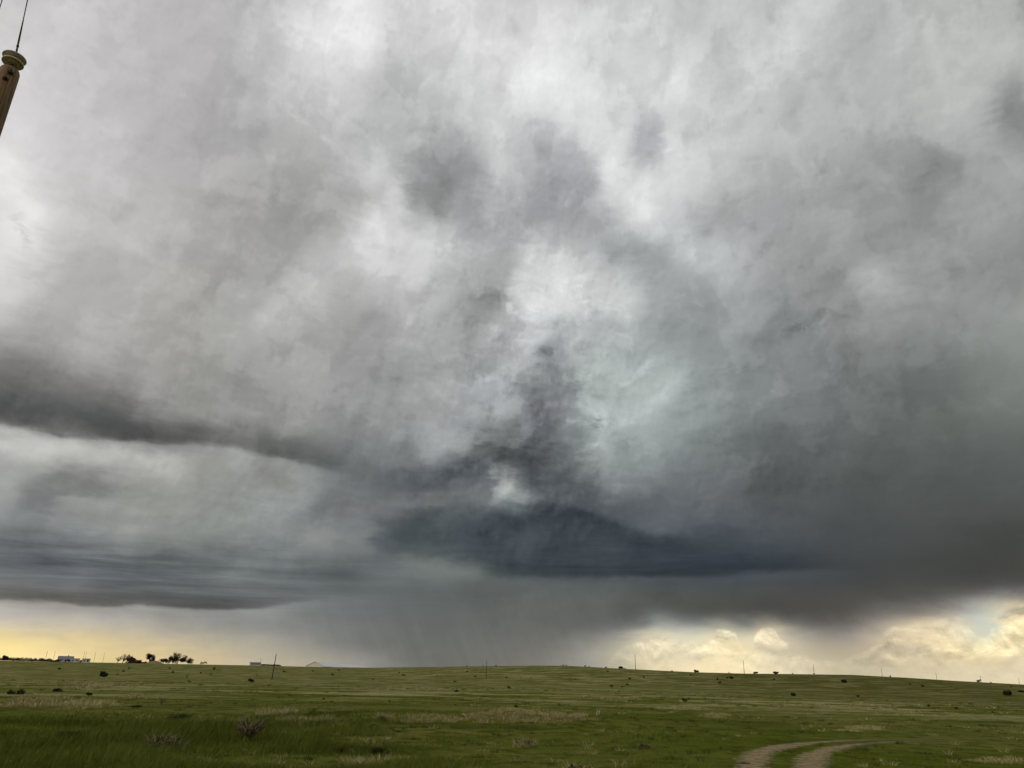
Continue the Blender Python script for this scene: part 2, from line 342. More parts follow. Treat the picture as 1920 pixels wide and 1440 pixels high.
    # --- cloud-base edges: brighter below, darker above, ragged
    def edge(pts, half, height, strength, rag=.5, lo=None):
        a = [ae(*p) for p in pts]
        a0, a1 = a[0][0] - 3, a[-1][0] + 3
        st = [((q[0] - a0) / (a1 - a0), q[1] / 60) for q in a]
        cv = N.fcurve(N.ss(az, a0, a1, 0., 1., 'LINEAR'), st)
        dist = N.add(N.mad(cv, -60., el), N.mul(N.add(y0, N.mul(x1, .8)), rag))
        g = N.mul(N.m('TANH', N.mul(dist, 1 / half)), N.m('POWER', .3679, N.m('POWER', N.mul(dist, 1 / height), 2.)))
        fade = N.mul(N.ss(az, a0, a0 + 6), N.ss(az, a1 - 7, a1, 1., 0.))
        return N.mul(N.mul(g, fade), -strength)
    g = addg(g, edge([(-300, 770), (0, 798), (120, 815), (250, 828), (400, 832), (520, 858), (620, 880)], .22, 1.3, .10, 1.0))
    g = addg(g, edge([(-300, 1118), (0, 1122), (120, 1131), (300, 1138), (430, 1142), (560, 1130)], .10, .8, .09, .5))
    g = addg(g, edge([(860, 1072), (960, 1078), (1060, 1083), (1180, 1080), (1300, 1082), (1400, 1074), (1560, 1068)], .22, .9, .045, .8))
    g = addg(g, edge([(620, 985), (700, 978), (770, 960), (860, 944), (960, 948), (1060, 946), (1180, 990), (1300, 1012)], .3, 1.2, -.035, 1.2))
    # --- layered striations in the low shelf on the left, streaky base in the middle
    stri = N.sub(N.noise(N.xyz(N.mul(az, .13), N.add(N.mul(el, 1.9), N.mul(az, -.03)), 11.), 1., 5, .6, .4), .5)
    sh = blob(*ae(220, 1075), 15., 2.3); sh2 = blob(*ae(1180, 1050), 11., 1.5, -3.)
    g = addg(g, N.mul(stri, N.add(N.mul(sh, .34), N.mul(sh2, .16))))
    puffs = N.mul(N.mul(N.ss(el, 4.8, 7.), N.ss(el, 11., 16., 1., 0.)), N.ss(az, -10., -17.))
    g = addg(g, N.mul(N.add(N.mul(x0, .11), N.mul(N.sub(f0, .5), .12)), puffs))
    # --- rain shafts
    fall = N.sub(N.noise(N.xyz(N.mad(el, .30, N.mul(az, .62)), N.mul(el, .05), 5.), 1., 5, .62), .5)
    rainm = N.mul(N.ss(el, 1.5, 6.8, 1.3, 0.), N.ss(azabs, 34., 46., 1., 0.))
    g = addg(g, N.mul(fall, N.mul(N.mul(rainm, N.ss(ch[0], .45, .7, 1., .3)), .06)))
    # --- sunlit cumulus beyond the rain on the right
    def cum(de):
        return N.noise(N.xyz(N.mul(az, .45), N.mul(N.add(el, de), .7), 21.), 1., 7, .62, .3)
    q0 = cum(0.); q1 = cum(.45)
    tops = [ae(*p) for p in [(1040, 1330), (1140, 1235), (1180, 1205), (1245, 1190), (1300, 1204), (1335, 1192), (1352, 1176), (1375, 1180), (1400, 1212), (1418, 1182), (1438, 1170), (1462, 1196), (1500, 1222), (1560, 1240),
                             (1610, 1226), (1650, 1196), (1680, 1172), (1740, 1166), (1790, 1148), (1815, 1166), (1835, 1190), (1852, 1180), (1872, 1142), (1900, 1128), (1960, 1128), (2100, 1120)]]
    t0, t1 = tops[0][0], tops[-1][0]
    tcv = N.fcurve(N.ss(az, t0, t1, 0., 1., 'LINEAR'), [((a_ - t0) / (t1 - t0), e_ / 10) for a_, e_ in tops])
    td = N.add(N.mad(tcv, 10., N.mul(el, -1.)), N.mul(N.sub(q0, .5), 1.5))
    body = N.mul(N.ss(td, -.12, .35), N.ss(az, 5., 8.))
    hz = N.mul(N.ss(el, -.3, 3.2, .15, 1.), N.ss(y0, -.12, .12, .35, 1.))
    lit = N.mad(N.mul(N.sub(q0, q1), hz), 1.0, N.mul(N.ss(td, .0, .7, 1., 0.), .03))
    puff = N.mul(N.mul(body, N.add(lit, .015)), N.ss(ch[0], .45, .78))
    puff = N.m('MINIMUM', puff, .2)
    ch = [N.mad(puff, k, q_) for k, q_ in zip((1., .93, .74), ch)]
    # soft warm streaks at the left horizon
    lw = N.mul(N.ss(az, -14., -20.), N.ss(el, 2.2, 4.2, 1., 0.))
    ls = N.sub(N.noise(N.xyz(N.mul(az, .28), N.mul(el, .8), 9.), 1., 5, .55, .6), .5)
    ch = [N.mad(N.mul(ls, N.mul(lw, .16)), k, q_) for k, q_ in zip((.9, .85, .5), ch)]
    # --- small scraps of cloud and the bright gaps
    fine = N.noise(N.xyz(N.mul(az, .75), N.mul(el, .95), 31.), 1., 5, .65, .8)
    def scrap(px, py, rx, ry, ang, s, lo=.42, hi_=.62):
        a, e = ae(px, py); k = 24.2
        b = blob(a, e, rx / k, ry / k, ang, wa2, we2)
        return N.mul(N.ss(N.mul(b, N.ss(fine, .36, .62, .25, 1.)), lo * .3, hi_ + .45), s * .9)
    wa2 = N.mad(x0, 1.6, N.mad(x1, 1., az)); we2 = N.mad(y0, 1.6, N.mad(y1, 1., el))
    for args in [(1505, 602, 60, 18, 18, -.085), (1560, 590, 34, 12, -30, -.05), (1438, 462, 26, 13, 50, -.06), (1403, 501, 16, 9, 30, -.07), (1300, 690, 16, 10, 40, -.09),
                 (40, 430, 36, 14, -50, -.12), (1120, 788, 42, 12, -5, -.10),
                 (1001, 775, 14, 52, 12, -.07), (1745, 318, 26, 14, 20, -.04), (420, 930, 26, 8, 0, -.04), (1218, 300, 16, 26, 0, -.06), (1115, 790, 20, 10, -10, -.08)]:
        g = addg(g, scrap(*args))
    # --- display tone -> light, everything behind the viewer is plain overcast
    far = N.ss(azabs, 52., 90.)
    lin = []
    for q_ in ch:
        q_ = N.m('MAXIMUM', N.add(q_, g), .02)
        q_ = N.mad(N.sub(.66, q_), far, q_)
        lin.append(N.mul(N.m('POWER', N.mul(N.add(q_, .055), 1 / 1.055), 2.4), 10.))
    clouds = N.rgb(*lin)
    st = t.nodes.new('ShaderNodeTexSky'); st.sky_type = 'NISHITA'; st.sun_disc = False
    st.sun_elevation = math.radians(SUN_EL); st.sun_rotation = math.radians(SUN_AZ)
    gap = N.mul(blob(*ae(1855, 1160), 2.6, 1.1, 15.), N.ss(fine, .35, .6, .0, .5))
    full = N.mix(N.sub(1., N.mul(gap, .35)), st.outputs[0], clouds)
    bg = t.nodes.new('ShaderNodeBackground'); bg.inputs['Strength'].default_value = .1
    N.l.new(full, bg.inputs[0])
    o = t.nodes.new('ShaderNodeOutputWorld'); N.l.new(bg.outputs[0], o.inputs[0])
build_sky()
# ------------------------------------------------------------------ terrain
rng = np.random.default_rng(7)
def sst(x, a, b):
    t = np.clip((np.asarray(x, float) - a) / (b - a), 0, 1); return t * t * (3 - 2 * t)
SKX = [0, 480, 600, 700, 860, 1000, 1060, 1200, 1300, 1400, 1480, 1600, 1700, 1800, 1920]
SKS = [1., 3., 3., 4., 9., 13.5, 14.5, 11, 8.7, 8.2, 9, 9.7, 7.2, 4., 1.2]
SKA = [ae(x, 1240 + 45 * x / 1920)[0] for x in SKX]
def hnoise(x, y, s, seed):
    r = np.random.default_rng(seed); o = 0
    for k in range(7):
        a = r.uniform(0, 2 * math.pi); f = s * r.uniform(.5, 1.6); o = o + np.sin((x * math.cos(a) + y * math.sin(a)) * f + r.uniform(0, 6.28))
    return o / 4
def height(x, y):
    x = np.asarray(x, float); y = np.asarray(y, float)
    r = np.hypot(x, y) + 1e-6; az = np.degrees(np.arctan2(x, y))
    s = np.interp(az, SKA, SKS)
    Rc = np.interp(az, [-30, -15, -5, 3, 12], [660, 600, 450, 400, 350])
    crest = EYE + s * Rc / F_PX
    near = -1.5 * sst(r, 60, 200)
    far = .2 * sst(r, 3000, 900)
    h = near + (crest - near) * sst(r, 240, Rc) + (-.6 - crest) * sst(r, Rc, Rc * 2.4)
    h = h + hnoise(x, y, .22, 3) * .045 * sst(r, 8, 25) * (1 - sst(r, 200, 300)) + hnoise(x, y, .05, 5) * .18 * sst(r, 25, 70) * (1 - sst(r, 250, 340))
    h = h + .25 * np.exp(-((y - 29 - .12 * x) / 1.6) ** 2) * sst(x, -9, -4) * sst(x, 7, 2)
    return h
def ground_at(px, py, rmax=5000):
    d = px_dir(px, py); ts = np.geomspace(4, rmax, 900)
    hit = EYE + d[2] * ts < height(d[0] * ts, d[1] * ts)
    t = ts[np.argmax(hit)] if hit.any() else rmax
    a, b = t / 1.01, t
    for _ in range(12):
        m = (a + b) / 2; p = d * m
        if EYE + p[2] < height(p[0], p[1]): b = m
        else: a = m
    p = d * b
    return np.array([p[0], p[1], float(height(p[0], p[1]))])
def at_r(px, r):
    a = math.radians(ae(px, 1240 + 45 * px / 1920)[0]); x, y = r * math.sin(a), r * math.cos(a)
    return np.array([x, y, float(height(x, y))])
def skyline_at(px, k=.985):
    a = ae(px, 1240 + 45 * px / 1920)[0]
    Rc = float(np.interp(a, [-30, -15, -5, 3, 12], [660, 600, 450, 400, 350]))
    return at_r(px, Rc * k)

# ------------------------------------------------------------------ helpers
def mat(name):
    m = bpy.data.materials.new(name); m.use_nodes = True; t = m.node_tree; t.nodes.clear(); N = NT(t)
    b = t.nodes.new('ShaderNodeBsdfPrincipled'); o = t.nodes.new('ShaderNodeOutputMaterial'); t.links.new(b.outputs[0], o.inputs[0])
    N.b = b; N.co = t.nodes.new('ShaderNodeTexCoord').outputs['Object']; N.geo = t.nodes.new('ShaderNodeNewGeometry').outputs['Position']
    b.inputs['Roughness'].default_value = .85; b.inputs['Specular IOR Level'].default_value = .25
    return m, N
def simple(name, col, var=.25, scale=3., rough=.8, bump=0., stretch=(1, 1, 1), metal=0, col2=None):
    m, N = mat(name)
    v = N.v('MULTIPLY', N.co, stretch)
    n = N.noise(v, scale, 5, .6)
    c1 = tuple(c * (1 - var) for c in col) + (1,); c2 = (tuple(min(1, c * (1 + var)) for c in col) if col2 is None else col2) + (1,)
    N.put(N.b.inputs['Base Color'], N.mix(N.ss(n, .3, .7), c1, c2))
    N.b.inputs['Roughness'].default_value = rough; N.b.inputs['Metallic'].default_value = metal
    if bump:
        bp = N.n.new('ShaderNodeBump'); bp.inputs['Strength'].default_value = bump; bp.inputs['Distance'].default_value = .02
        N.put(bp.inputs['Height'], n); N.l.new(bp.outputs[0], N.b.inputs['Normal'])
    return m
def mesh_np(name, V, Fc, m, parent=None, smooth=False, attr=None):
    """V (n,3), Fc (k,3) or (k,4) index array -> ONE mesh object"""
    me = bpy.data.meshes.new(name); V = np.asarray(V, np.float32); Fc = np.asarray(Fc, np.int32)
    k, w = Fc.shape
    me.vertices.add(len(V)); me.vertices.foreach_set('co', V.ravel())
    me.loops.add(k * w); me.loops.foreach_set('vertex_index', Fc.ravel())
    me.polygons.add(k); me.polygons.foreach_set('loop_start', np.arange(0, k * w, w, dtype=np.int32))
    me.polygons.foreach_set('use_smooth', np.full(k, smooth))
    me.update(calc_edges=True)
    if attr is not None:
        for an, av in attr.items():
            at = me.attributes.new(an, 'FLOAT', 'POINT'); at.data.foreach_set('value', np.asarray(av, np.float32))
    me.materials.append(m)
    o = bpy.data.objects.new(name, me); COL.objects.link(o)
    if parent: o.parent = parent
    return o
class MB:
    def __init__(s): s.v = []; s.f = []
    def add(s, V, Fc):
        b = len(s.v); s.v += [tuple(p) for p in V]; s.f += [tuple(i + b for i in f) for f in Fc]
    def box(s, x0, x1, y0, y1, z0, z1):
        s.add([(x, y, z) for z in (z0, z1) for x, y in ((x0, y0), (x1, y0), (x1, y1), (x0, y1))],
              [(3, 2, 1, 0), (4, 5, 6, 7), (0, 1, 5, 4), (1, 2, 6, 5), (2, 3, 7, 6), (3, 0, 4, 7)])
    def tube(s, pts, rad, n=8, cap=True):
        pts = [Vector(p) for p in pts]; rad = rad if hasattr(rad, '__len__') else [rad] * len(pts); rings = []
        up = None
        for i, p in enumerate(pts):
            t = (pts[min(i + 1, len(pts) - 1)] - pts[max(i - 1, 0)]).normalized()
            if up is None: up = t.orthogonal().normalized()
            up = (up - t * up.dot(t)).normalized(); sd_ = t.cross(up)
            rings.append([p + (up * math.cos(2 * math.pi * k / n) + sd_ * math.sin(2 * math.pi * k / n)) * rad[i] for k in range(n)])
        V = [q for r in rings for q in r]
        Fc = [(i * n + k, i * n + (k + 1) % n, (i + 1) * n + (k + 1) % n, (i + 1) * n + k) for i in range(len(pts) - 1) for k in range(n)]
        if cap: Fc += [tuple(range(n))[::-1], tuple((len(pts) - 1) * n + k for k in range(n))]
        s.add(V, Fc)
    def lathe(s, prof, n=32, base=(0, 0, 0)):
        V = [(base[0] + r * math.cos(2 * math.pi * k / n), base[1] + r * math.sin(2 * math.pi * k / n), base[2] + z) for r, z in prof for k in range(n)]
        s.add(V, [(i * n + k, i * n + (k + 1) % n, (i + 1) * n + (k + 1) % n, (i + 1) * n + k) for i in range(len(prof) - 1) for k in range(n)])
    def build(s, name, m, parent=None, smooth=False):
        me = bpy.data.meshes.new(name); me.from_pydata(s.v, [], s.f); me.update()
        me.polygons.foreach_set('use_smooth', [smooth] * len(me.polygons)); me.materials.append(m)
        o = bpy.data.objects.new(name, me); COL.objects.link(o)
        if parent: o.parent = parent
        return o
def tag(o, label=None, cat=None, group=None, kind=None):
    for k, v in (('label', label), ('category', cat), ('group', group), ('kind', kind)):
        if v: o[k] = v
    return o
def thing(name, loc, label, cat, group=None, rz=0):
    o = bpy.data.objects.new(name, None); COL.objects.link(o); o.location = loc; o.rotation_euler = (0, 0, rz)
    o.empty_display_size = .2
    return tag(o, label, cat, group)
def copy_tree(o, parent=None):
    c = o.copy(); COL.objects.link(c); c.parent = parent
    for ch in o.children: copy_tree(ch, c)
    return c

# ------------------------------------------------------------------ ground
def ground_material():
    m, N = mat('pasture'); P = N.geo
    px, py, pz = N.sep(P)
    flat = N.xyz(px, py, 0.)
    dist = N.m('SQRT', N.mad(px, px, N.mul(py, py)))
    wide = N.noise(flat, .012, 4, .55); midn = N.noise(flat, .09, 5, .6, .6); fine = N.noise(flat, 1.3, 6, .68); tuft = N.noise(flat, 9., 4, .7)
    green = N.mix(N.ss(wide, .35, .65), (.082, .104, .012, 1), (.118, .136, .019, 1))
    green = N.mix(N.ss(midn, .38, .66), green, (.150, .152, .040, 1))
    green = N.mix(N.ss(fine, .44, .64, 0., .9), green, (.044, .056, .006, 1))
    green = N.mix(N.ss(tuft, .50, .72, 0., .5), green, (.20, .185, .045, 1))
    pal = N.noise(N.xyz(N.mul(px, .07), N.mul(py, .17), 3.), 1., 8, .74, .5)
    pm = N.mul(N.ss(pal, .475, .57), N.ss(dist, 28., 60.))
    pm = N.mul(pm, N.ss(fine, .34, .52))
    col = N.mix(N.mul(pm, .9), green, (.34, .31, .15, 1))
    dk = N.noise(N.xyz(N.mul(px, .16), N.mul(py, .22), 9.), 1., 6, .7)
    col = N.mix(N.mul(N.ss(dk, .54, .64), .7), col, (.055, .060, .018, 1))
    hz = N.ss(dist, 50., 260., 0., .28)  # distance haze mixed into the grass colour farther out
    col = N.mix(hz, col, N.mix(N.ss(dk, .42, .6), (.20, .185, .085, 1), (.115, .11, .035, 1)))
    cloud_shade = N.mul(N.ss(N.mad(wide, 120., N.mad(px, 1., N.mul(py, -.05))), 70., 150.), .38)  # cloud shadow painted into the grass colour towards the right
    col = N.mix(cloud_shade, col, (.050, .046, .008, 1))
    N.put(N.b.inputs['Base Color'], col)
    bp = N.n.new('ShaderNodeBump'); bp.inputs['Strength'].default_value = .9; bp.inputs['Distance'].default_value = .16
    N.put(bp.inputs['Height'], N.add(fine, N.mul(tuft, .3))); N.l.new(bp.outputs[0], N.b.inputs['Normal'])
    N.b.inputs['Specular IOR Level'].default_value = 0; N.b.inputs['Roughness'].default_value = 1
    return m
def build_ground():
    azs = np.concatenate([np.arange(-180, -44, 4.), np.arange(-44, 44, .3), np.arange(44, 180, 4.)]); na = len(azs)
    rs = np.concatenate([[.5], np.geomspace(2, 1400, 250), np.geomspace(1500, 45000, 18)]); nr = len(rs)
    A, R_ = np.meshgrid(np.radians(azs), rs); X = R_ * np.sin(A); Y = R_ * np.cos(A); Z = height(X, Y)
    Z = np.where(R_ > 1400, Z, Z)
    V = np.c_[X.ravel(), Y.ravel(), Z.ravel()]
    i, j = np.meshgrid(np.arange(nr - 1), np.arange(na), indexing='ij'); j2 = (j + 1) % na
    Fc = np.stack([i * na + j, (i + 1) * na + j, (i + 1) * na + j2, i * na + j2], -1).reshape(-1, 4)[:, ::-1]
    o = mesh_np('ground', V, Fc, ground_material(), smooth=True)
    tag(o, kind='structure')
build_ground()

# the two wheel ruts of the farm track
RUTS = [[(1330, 1600), (1372, 1520), (1396, 1468), (1408, 1440), (1410, 1428), (1424, 1414), (1446, 1405), (1478, 1398.5), (1518, 1393.5), (1570, 1390), (1632, 1387.7), (1716, 1386), (1775, 1385.3)],
        [(1480, 1600), (1500, 1520), (1512, 1468), (1518, 1440), (1521, 1427), (1531, 1416), (1550, 1407), (1580, 1400), (1622, 1395), (1674, 1391.5), (1716, 1390), (1770, 1388.8)]]
def smooth_path(P, n=40):
    P = np.array(P); out = []
    for i in range(len(P) - 1):
        p0, p1, p2, p3 = P[max(i - 1, 0)], P[i], P[i + 1], P[min(i + 2, len(P) - 1)]
        for t in np.linspace(0, 1, n, endpoint=False):
            out.append(.5 * ((2 * p1) + (-p0 + p2) * t + (2 * p0 - 5 * p1 + 4 * p2 - p3) * t * t + (-p0 + 3 * p1 - 3 * p2 + p3) * t ** 3))
    return np.array(out)
RUT_PATHS = [smooth_path([ground_at(*p)[:2] for p in r]) for r in RUTS]
def build_track():
    V = []; Fc = []; W = 9; ed = []
    for P in RUT_PATHS:
        T = np.gradient(P, axis=0); T /= np.linalg.norm(T, axis=1)[:, None] + 1e-9; Nn = np.c_[-T[:, 1], T[:, 0]]
        b = len(V); n = len(P); s = np.cumsum(np.r_[0, np.linalg.norm(np.diff(P, axis=0), axis=1)])
        wob = [np.interp(s, np.arange(0, s[-1] + .2, .12), rng.normal(0, .06, int(s[-1] / .12) + 3)[:len(np.arange(0, s[-1] + .2, .12))]) + .05 * np.sin(s * 1.7 + q) for q in (0, 2)]
        wd = .40 * (1 - .5 * sst(s / s[-1], .5, 1.))
        for i in range(n):
            for k in range(W):
                u = k / (W - 1) * 2 - 1; off = u * wd[i] + (wob[0][i] if u < 0 else wob[1][i]) * abs(u)
                q = P[i] + Nn[i] * off
                V.append((q[0], q[1], float(height(q[0], q[1])) + .012 - .02 * (abs(u) > .99))); ed.append(abs(u) + .9 * sst(s[i] / s[-1], .6, 1.))
        for i in range(n - 1):
            for k in range(W - 1): a = b + i * W + k; Fc.append((a, a + 1, a + W + 1, a + W))
    m, N = mat('track_soil'); f = N.noise(N.geo, 6., 7, .75); g = N.noise(N.geo, 1.2, 4, .6)
    c = N.mix(N.ss(f, .36, .62), (.125, .088, .036, 1), (.33, .25, .125, 1)); c = N.mix(N.ss(g, .52, .72, 0., .6), c, (.13, .11, .04, 1))
    at = N.n.new('ShaderNodeAttribute'); at.attribute_name = 'edge'; h = N.noise(N.geo, 3.5, 6, .75)
    c = N.mix(N.ss(N.mad(N.sub(h, .5), 3.2, at.outputs['Fac']), .5, .85), c, (.085, .088, .010, 1))
    N.put(N.b.inputs['Base Color'], c)
    bp = N.n.new('ShaderNodeBump'); bp.inputs['Strength'].default_value = .8; bp.inputs['Distance'].default_value = .04; N.put(bp.inputs['Height'], f); N.l.new(bp.outputs[0], N.b.inputs['Normal'])
    o = mesh_np('dirt_track', V, Fc, m, smooth=True, attr={'edge': ed}); tag(o, kind='structure')
build_track()
RUTPTS = np.concatenate([p[::4] for p in RUT_PATHS])

# ------------------------------------------------------------------ grass
def blades(P, Hh, Wd, lean, shade, az_lean=None):
    """one bent triangle-strip blade per row of P -> V, F, attr"""
    n = len(P); a = rng.uniform(0, 2 * np.pi, n); side = np.c_[np.cos(a), np.sin(a), np.zeros(n)] * (Wd / 2)[:, None]
    la = rng.uniform(0, 2 * np.pi, n) if az_lean is None else az_lean
    L = np.c_[np.cos(la), np.sin(la)] * (lean * Hh)[:, None]
    b0 = P - side; b1 = P + side
    mid = P + np.c_[L * .35, Hh * .6]; m0 = mid - side * .7; m1 = mid + side * .7
    tip = P + np.c_[L, Hh]
    V = np.stack([b0, b1, m1, m0, tip, tip + side * .05], 1).reshape(-1, 3)
    i = np.arange(n)[:, None] * 6
    Fc = np.concatenate([i + [0, 1, 2, 3], i + [3, 2, 5, 4]])
    return V, Fc, np.repeat(shade, 6)
def grass_mat(name, c_lo, c_hi, c_dry, dry=.15):
    m, N = mat(name)
    at = N.n.new('ShaderNodeAttribute'); at.attribute_name = 'shade'; s = at.outputs['Fac']
    big = N.noise(N.geo, .25, 3, .6)
    c = N.mix(N.ss(N.mad(big, .8, N.mul(s, .5)), .3, .9), c_lo, c_hi)
    c = N.mix(N.ss(s, 1 - dry, 1 - dry + .05), c, c_dry)
    N.put(N.b.inputs['Base Color'], c); N.b.inputs['Roughness'].default_value = .6; N.b.inputs['Specular IOR Level'].default_value = .03
    N.b.inputs['Subsurface Weight'].default_value = 0
    return m
def build_grass():
    n = 460000
    az = np.radians(rng.uniform(-38, 38, n)); r = np.exp(rng.uniform(math.log(11), math.log(62), n))
    x = r * np.sin(az); y = r * np.cos(az)
    # tall grass grows in the swale on the left, short grazed grass elsewhere
    tall = sst(x + hnoise(x, y, .5, 21) * 2.2 - .08 * (y - 14), -1.5, -6) * sst(r, 34, 22)
    tall = np.maximum(tall, .8 * sst(np.abs(x + 1.6 + hnoise(x, y, .9, 4) * .9), 2.6, 1.2) * sst(r, 17.5, 15.))
    tall = tall * sst(hnoise(x, y, .35, 50) + .9 * hnoise(x, y, 1.1, 51), -.9, .5)
    tall = np.clip(tall * (1 + .5 * hnoise(x, y, 1.3, 22)), 0, 1.3)
    H_ = (.025 + .04 * rng.random(n)) * (1 + .5 * np.clip(hnoise(x, y, .6, 8), -1, 2)) * sst(r, 75, 35) + tall * rng.uniform(.10, .30, n)
    d = np.full(n, 9.)
    near = r < 40
    idx = np.where(near)[0]
    for c in np.array_split(idx, 60):
        d[c] = np.sqrt(((np.c_[x[c], y[c]][:, None] - RUTPTS[None]) ** 2).sum(-1)).min(1)
    keep = d > .24 + .12 * rng.random(n)
    keep &= (rng.random(n) < (.34 + .4 * hnoise(x, y, .8, 77)) * sst(r, 66, 36) + .75 * tall)
    x, y, r, H_, tall, d = [q[keep] for q in (x, y, r, H_, tall, d)]; n = len(x)
    H_ *= np.where(d < .8, .55, 1)
    P = np.c_[x, y, height(x, y) - .01]
    W_ = .0045 * np.maximum(1, r / 13) * rng.uniform(.7, 1.6, n)
    sh = np.clip(rng.random(n) * .6 + .2 * hnoise(x, y, .35, 31) + .16 * hnoise(x, y, 1.6, 35) + .17, 0, 1)
    V, Fc, s = blades(P, H_, W_, rng.uniform(.15, .8, n), sh, rng.normal(.3, 1.1, n))
    o = mesh_np('grass', V, Fc, grass_mat('grass_blades', (.058, .076, .008, 1), (.145, .17, .026, 1), (.36, .32, .13, 1), .07), attr={'shade': s})
    tag(o, 'green pasture grass, tall in the hollow on the left and short elsewhere', 'grass', kind='stuff')
build_grass()
# ------------------------------------------------------------------ pale bunchgrass and shrubs
def tuft_np(c, n, h, spread, lean=.55, width=.006):
    """n stems fanning out of one crown at c"""
    a = rng.uniform(0, 2 * np.pi, n); rr = spread * np.sqrt(rng.random(n)) * .45
    P = np.c_[c[0] + rr * np.cos(a), c[1] + rr * np.sin(a), np.full(n, c[2] - .02)]
    H_ = h * rng.uniform(.55, 1.1, n) * (1 - .35 * (rr / (spread * .45 + 1e-6)) ** 2)
    return P, H_, np.full(n, width) * rng.uniform(.6, 1.5, n), rng.uniform(.1, lean, n) + .45 * rr / (spread * .45 + 1e-6), a + rng.normal(0, .4, n)
def tuft_object(name, centres, m, n=40, h=.35, spread=.35, lean=.55, width=.006, shade=(0, 1)):
    parts = [tuft_np(c, n, h * rng.uniform(.7, 1.25), spread * rng.uniform(.7, 1.3), lean, width) for c in centres]
    P, H_, W_, L_, A_ = [np.concatenate([p[k] for p in parts]) for k in range(5)]
    V, Fc, s = blades(P, H_, W_, L_, rng.uniform(shade[0], shade[1], len(P)), A_)
    return mesh_np(name, V, Fc, m, attr={'shade': s})
M_PALE = grass_mat('bunchgrass', (.20, .17, .055, 1), (.46, .40, .19, 1), (.66, .58, .33, 1), .25)
M_SAGE = grass_mat('sage_leaf', (.10, .09, .035, 1), (.26, .235, .12, 1), (.40, .36, .21, 1), .15)
M_DARKLEAF = grass_mat('dark_leaf', (.020, .018, .008, 1), (.048, .046, .018, 1), (.07, .06, .03, 1), .1)
M_TREELEAF = grass_mat('tree_leaf', (.014, .016, .007, 1), (.040, .040, .016, 1), (.06, .05, .02, 1), .1)
M_BARK = simple('dark_bark', (.045, .034, .024), .4, 4., .9)
M_STEM = simple('cholla_stem', (.13, .105, .06), .45, 14., .9, .4)
# patches of pale bunchgrass: corners in the picture, clumps per patch
PATCHES = [((885, 1328, 985, 1350), 60, .32), ((985, 1333, 1105, 1352), 55, .26), ((690, 1342, 885, 1356), 60, .28), ((478, 1330, 560, 1346), 34, .36), ((545, 1346, 650, 1366), 36, .34),
           ((100, 1274, 250, 1292), 90, .38), ((0, 1308, 120, 1326), 50, .40), ((100, 1312, 215, 1334), 44, .38), ((235, 1303, 262, 1310), 9, .3), ((300, 1345, 480, 1360), 30, .3),
           ((1570, 1363, 1660, 1374), 26, .20), ((1318, 1338, 1385, 1347), 22, .2), ((1240, 1326, 1330, 1331), 26, .2), ((1660, 1330, 1760, 1340), 24, .2), ((1830, 1420, 1925, 1434), 30, .16),
           ((0, 1428, 60, 1445), 8, .3), ((640, 1425, 720, 1445), 10, .28), ((1100, 1305, 1210, 1313), 40, .25), ((680, 1288, 860, 1296), 60, .3), ((1480, 1318, 1700, 1328), 50, .22)]
cs = []
for (x0, y0, x1, y1), n, h in PATCHES:
    for k in range(n):
        px = rng.normal((x0 + x1) / 2, (x1 - x0) * .27); py = rng.normal((y0 + y1) / 2, (y1 - y0) * .27)
        cs.append((ground_at(px, py), h))
parts = []
for c, h in cs:
    r_ = math.hypot(c[0], c[1]); f = max(1, r_ / 30)
    parts.append(tuft_np(c, int(75 / min(f, 1.6)), h * rng.uniform(.22, .72), (.42 + .3 * rng.random()) * min(f, 2.), 1.1, .007 * max(1, r_ / 14)))
for _ in range(1500):                                # single dry tufts between the drifts
    a_, r_ = math.radians(rng.uniform(-37, 37)), math.exp(rng.uniform(math.log(12), math.log(190)))
    x_, y_ = r_ * math.sin(a_), r_ * math.cos(a_)
    if hnoise(x_, y_, .12, 91) + rng.normal(0, .5) < .35 or (r_ < 40 and np.hypot(RUTPTS[:, 0] - x_, RUTPTS[:, 1] - y_).min() < .6): continue
    f = max(1, r_ / 30)
    parts.append(tuft_np((x_, y_, float(height(x_, y_))), int(26 / min(f, 1.6)), rng.uniform(.07, .20), .3 * rng.uniform(.5, 1.4) * min(f, 2.2), 1.2, .006 * max(1, r_ / 14)))
P_, H_, W_, L_, A_ = [np.concatenate([q[k] for q in parts]) for k in range(5)]
V_, F_, s_ = blades(P_, H_, W_, L_, np.clip(rng.normal(.45, .28, len(P_)), 0, 1), A_)
tag(mesh_np('pale_bunchgrass', V_, F_, M_PALE, attr={'shade': s_}), 'pale straw coloured bunchgrass in drifts across the green pasture', 'bunchgrass', kind='stuff')

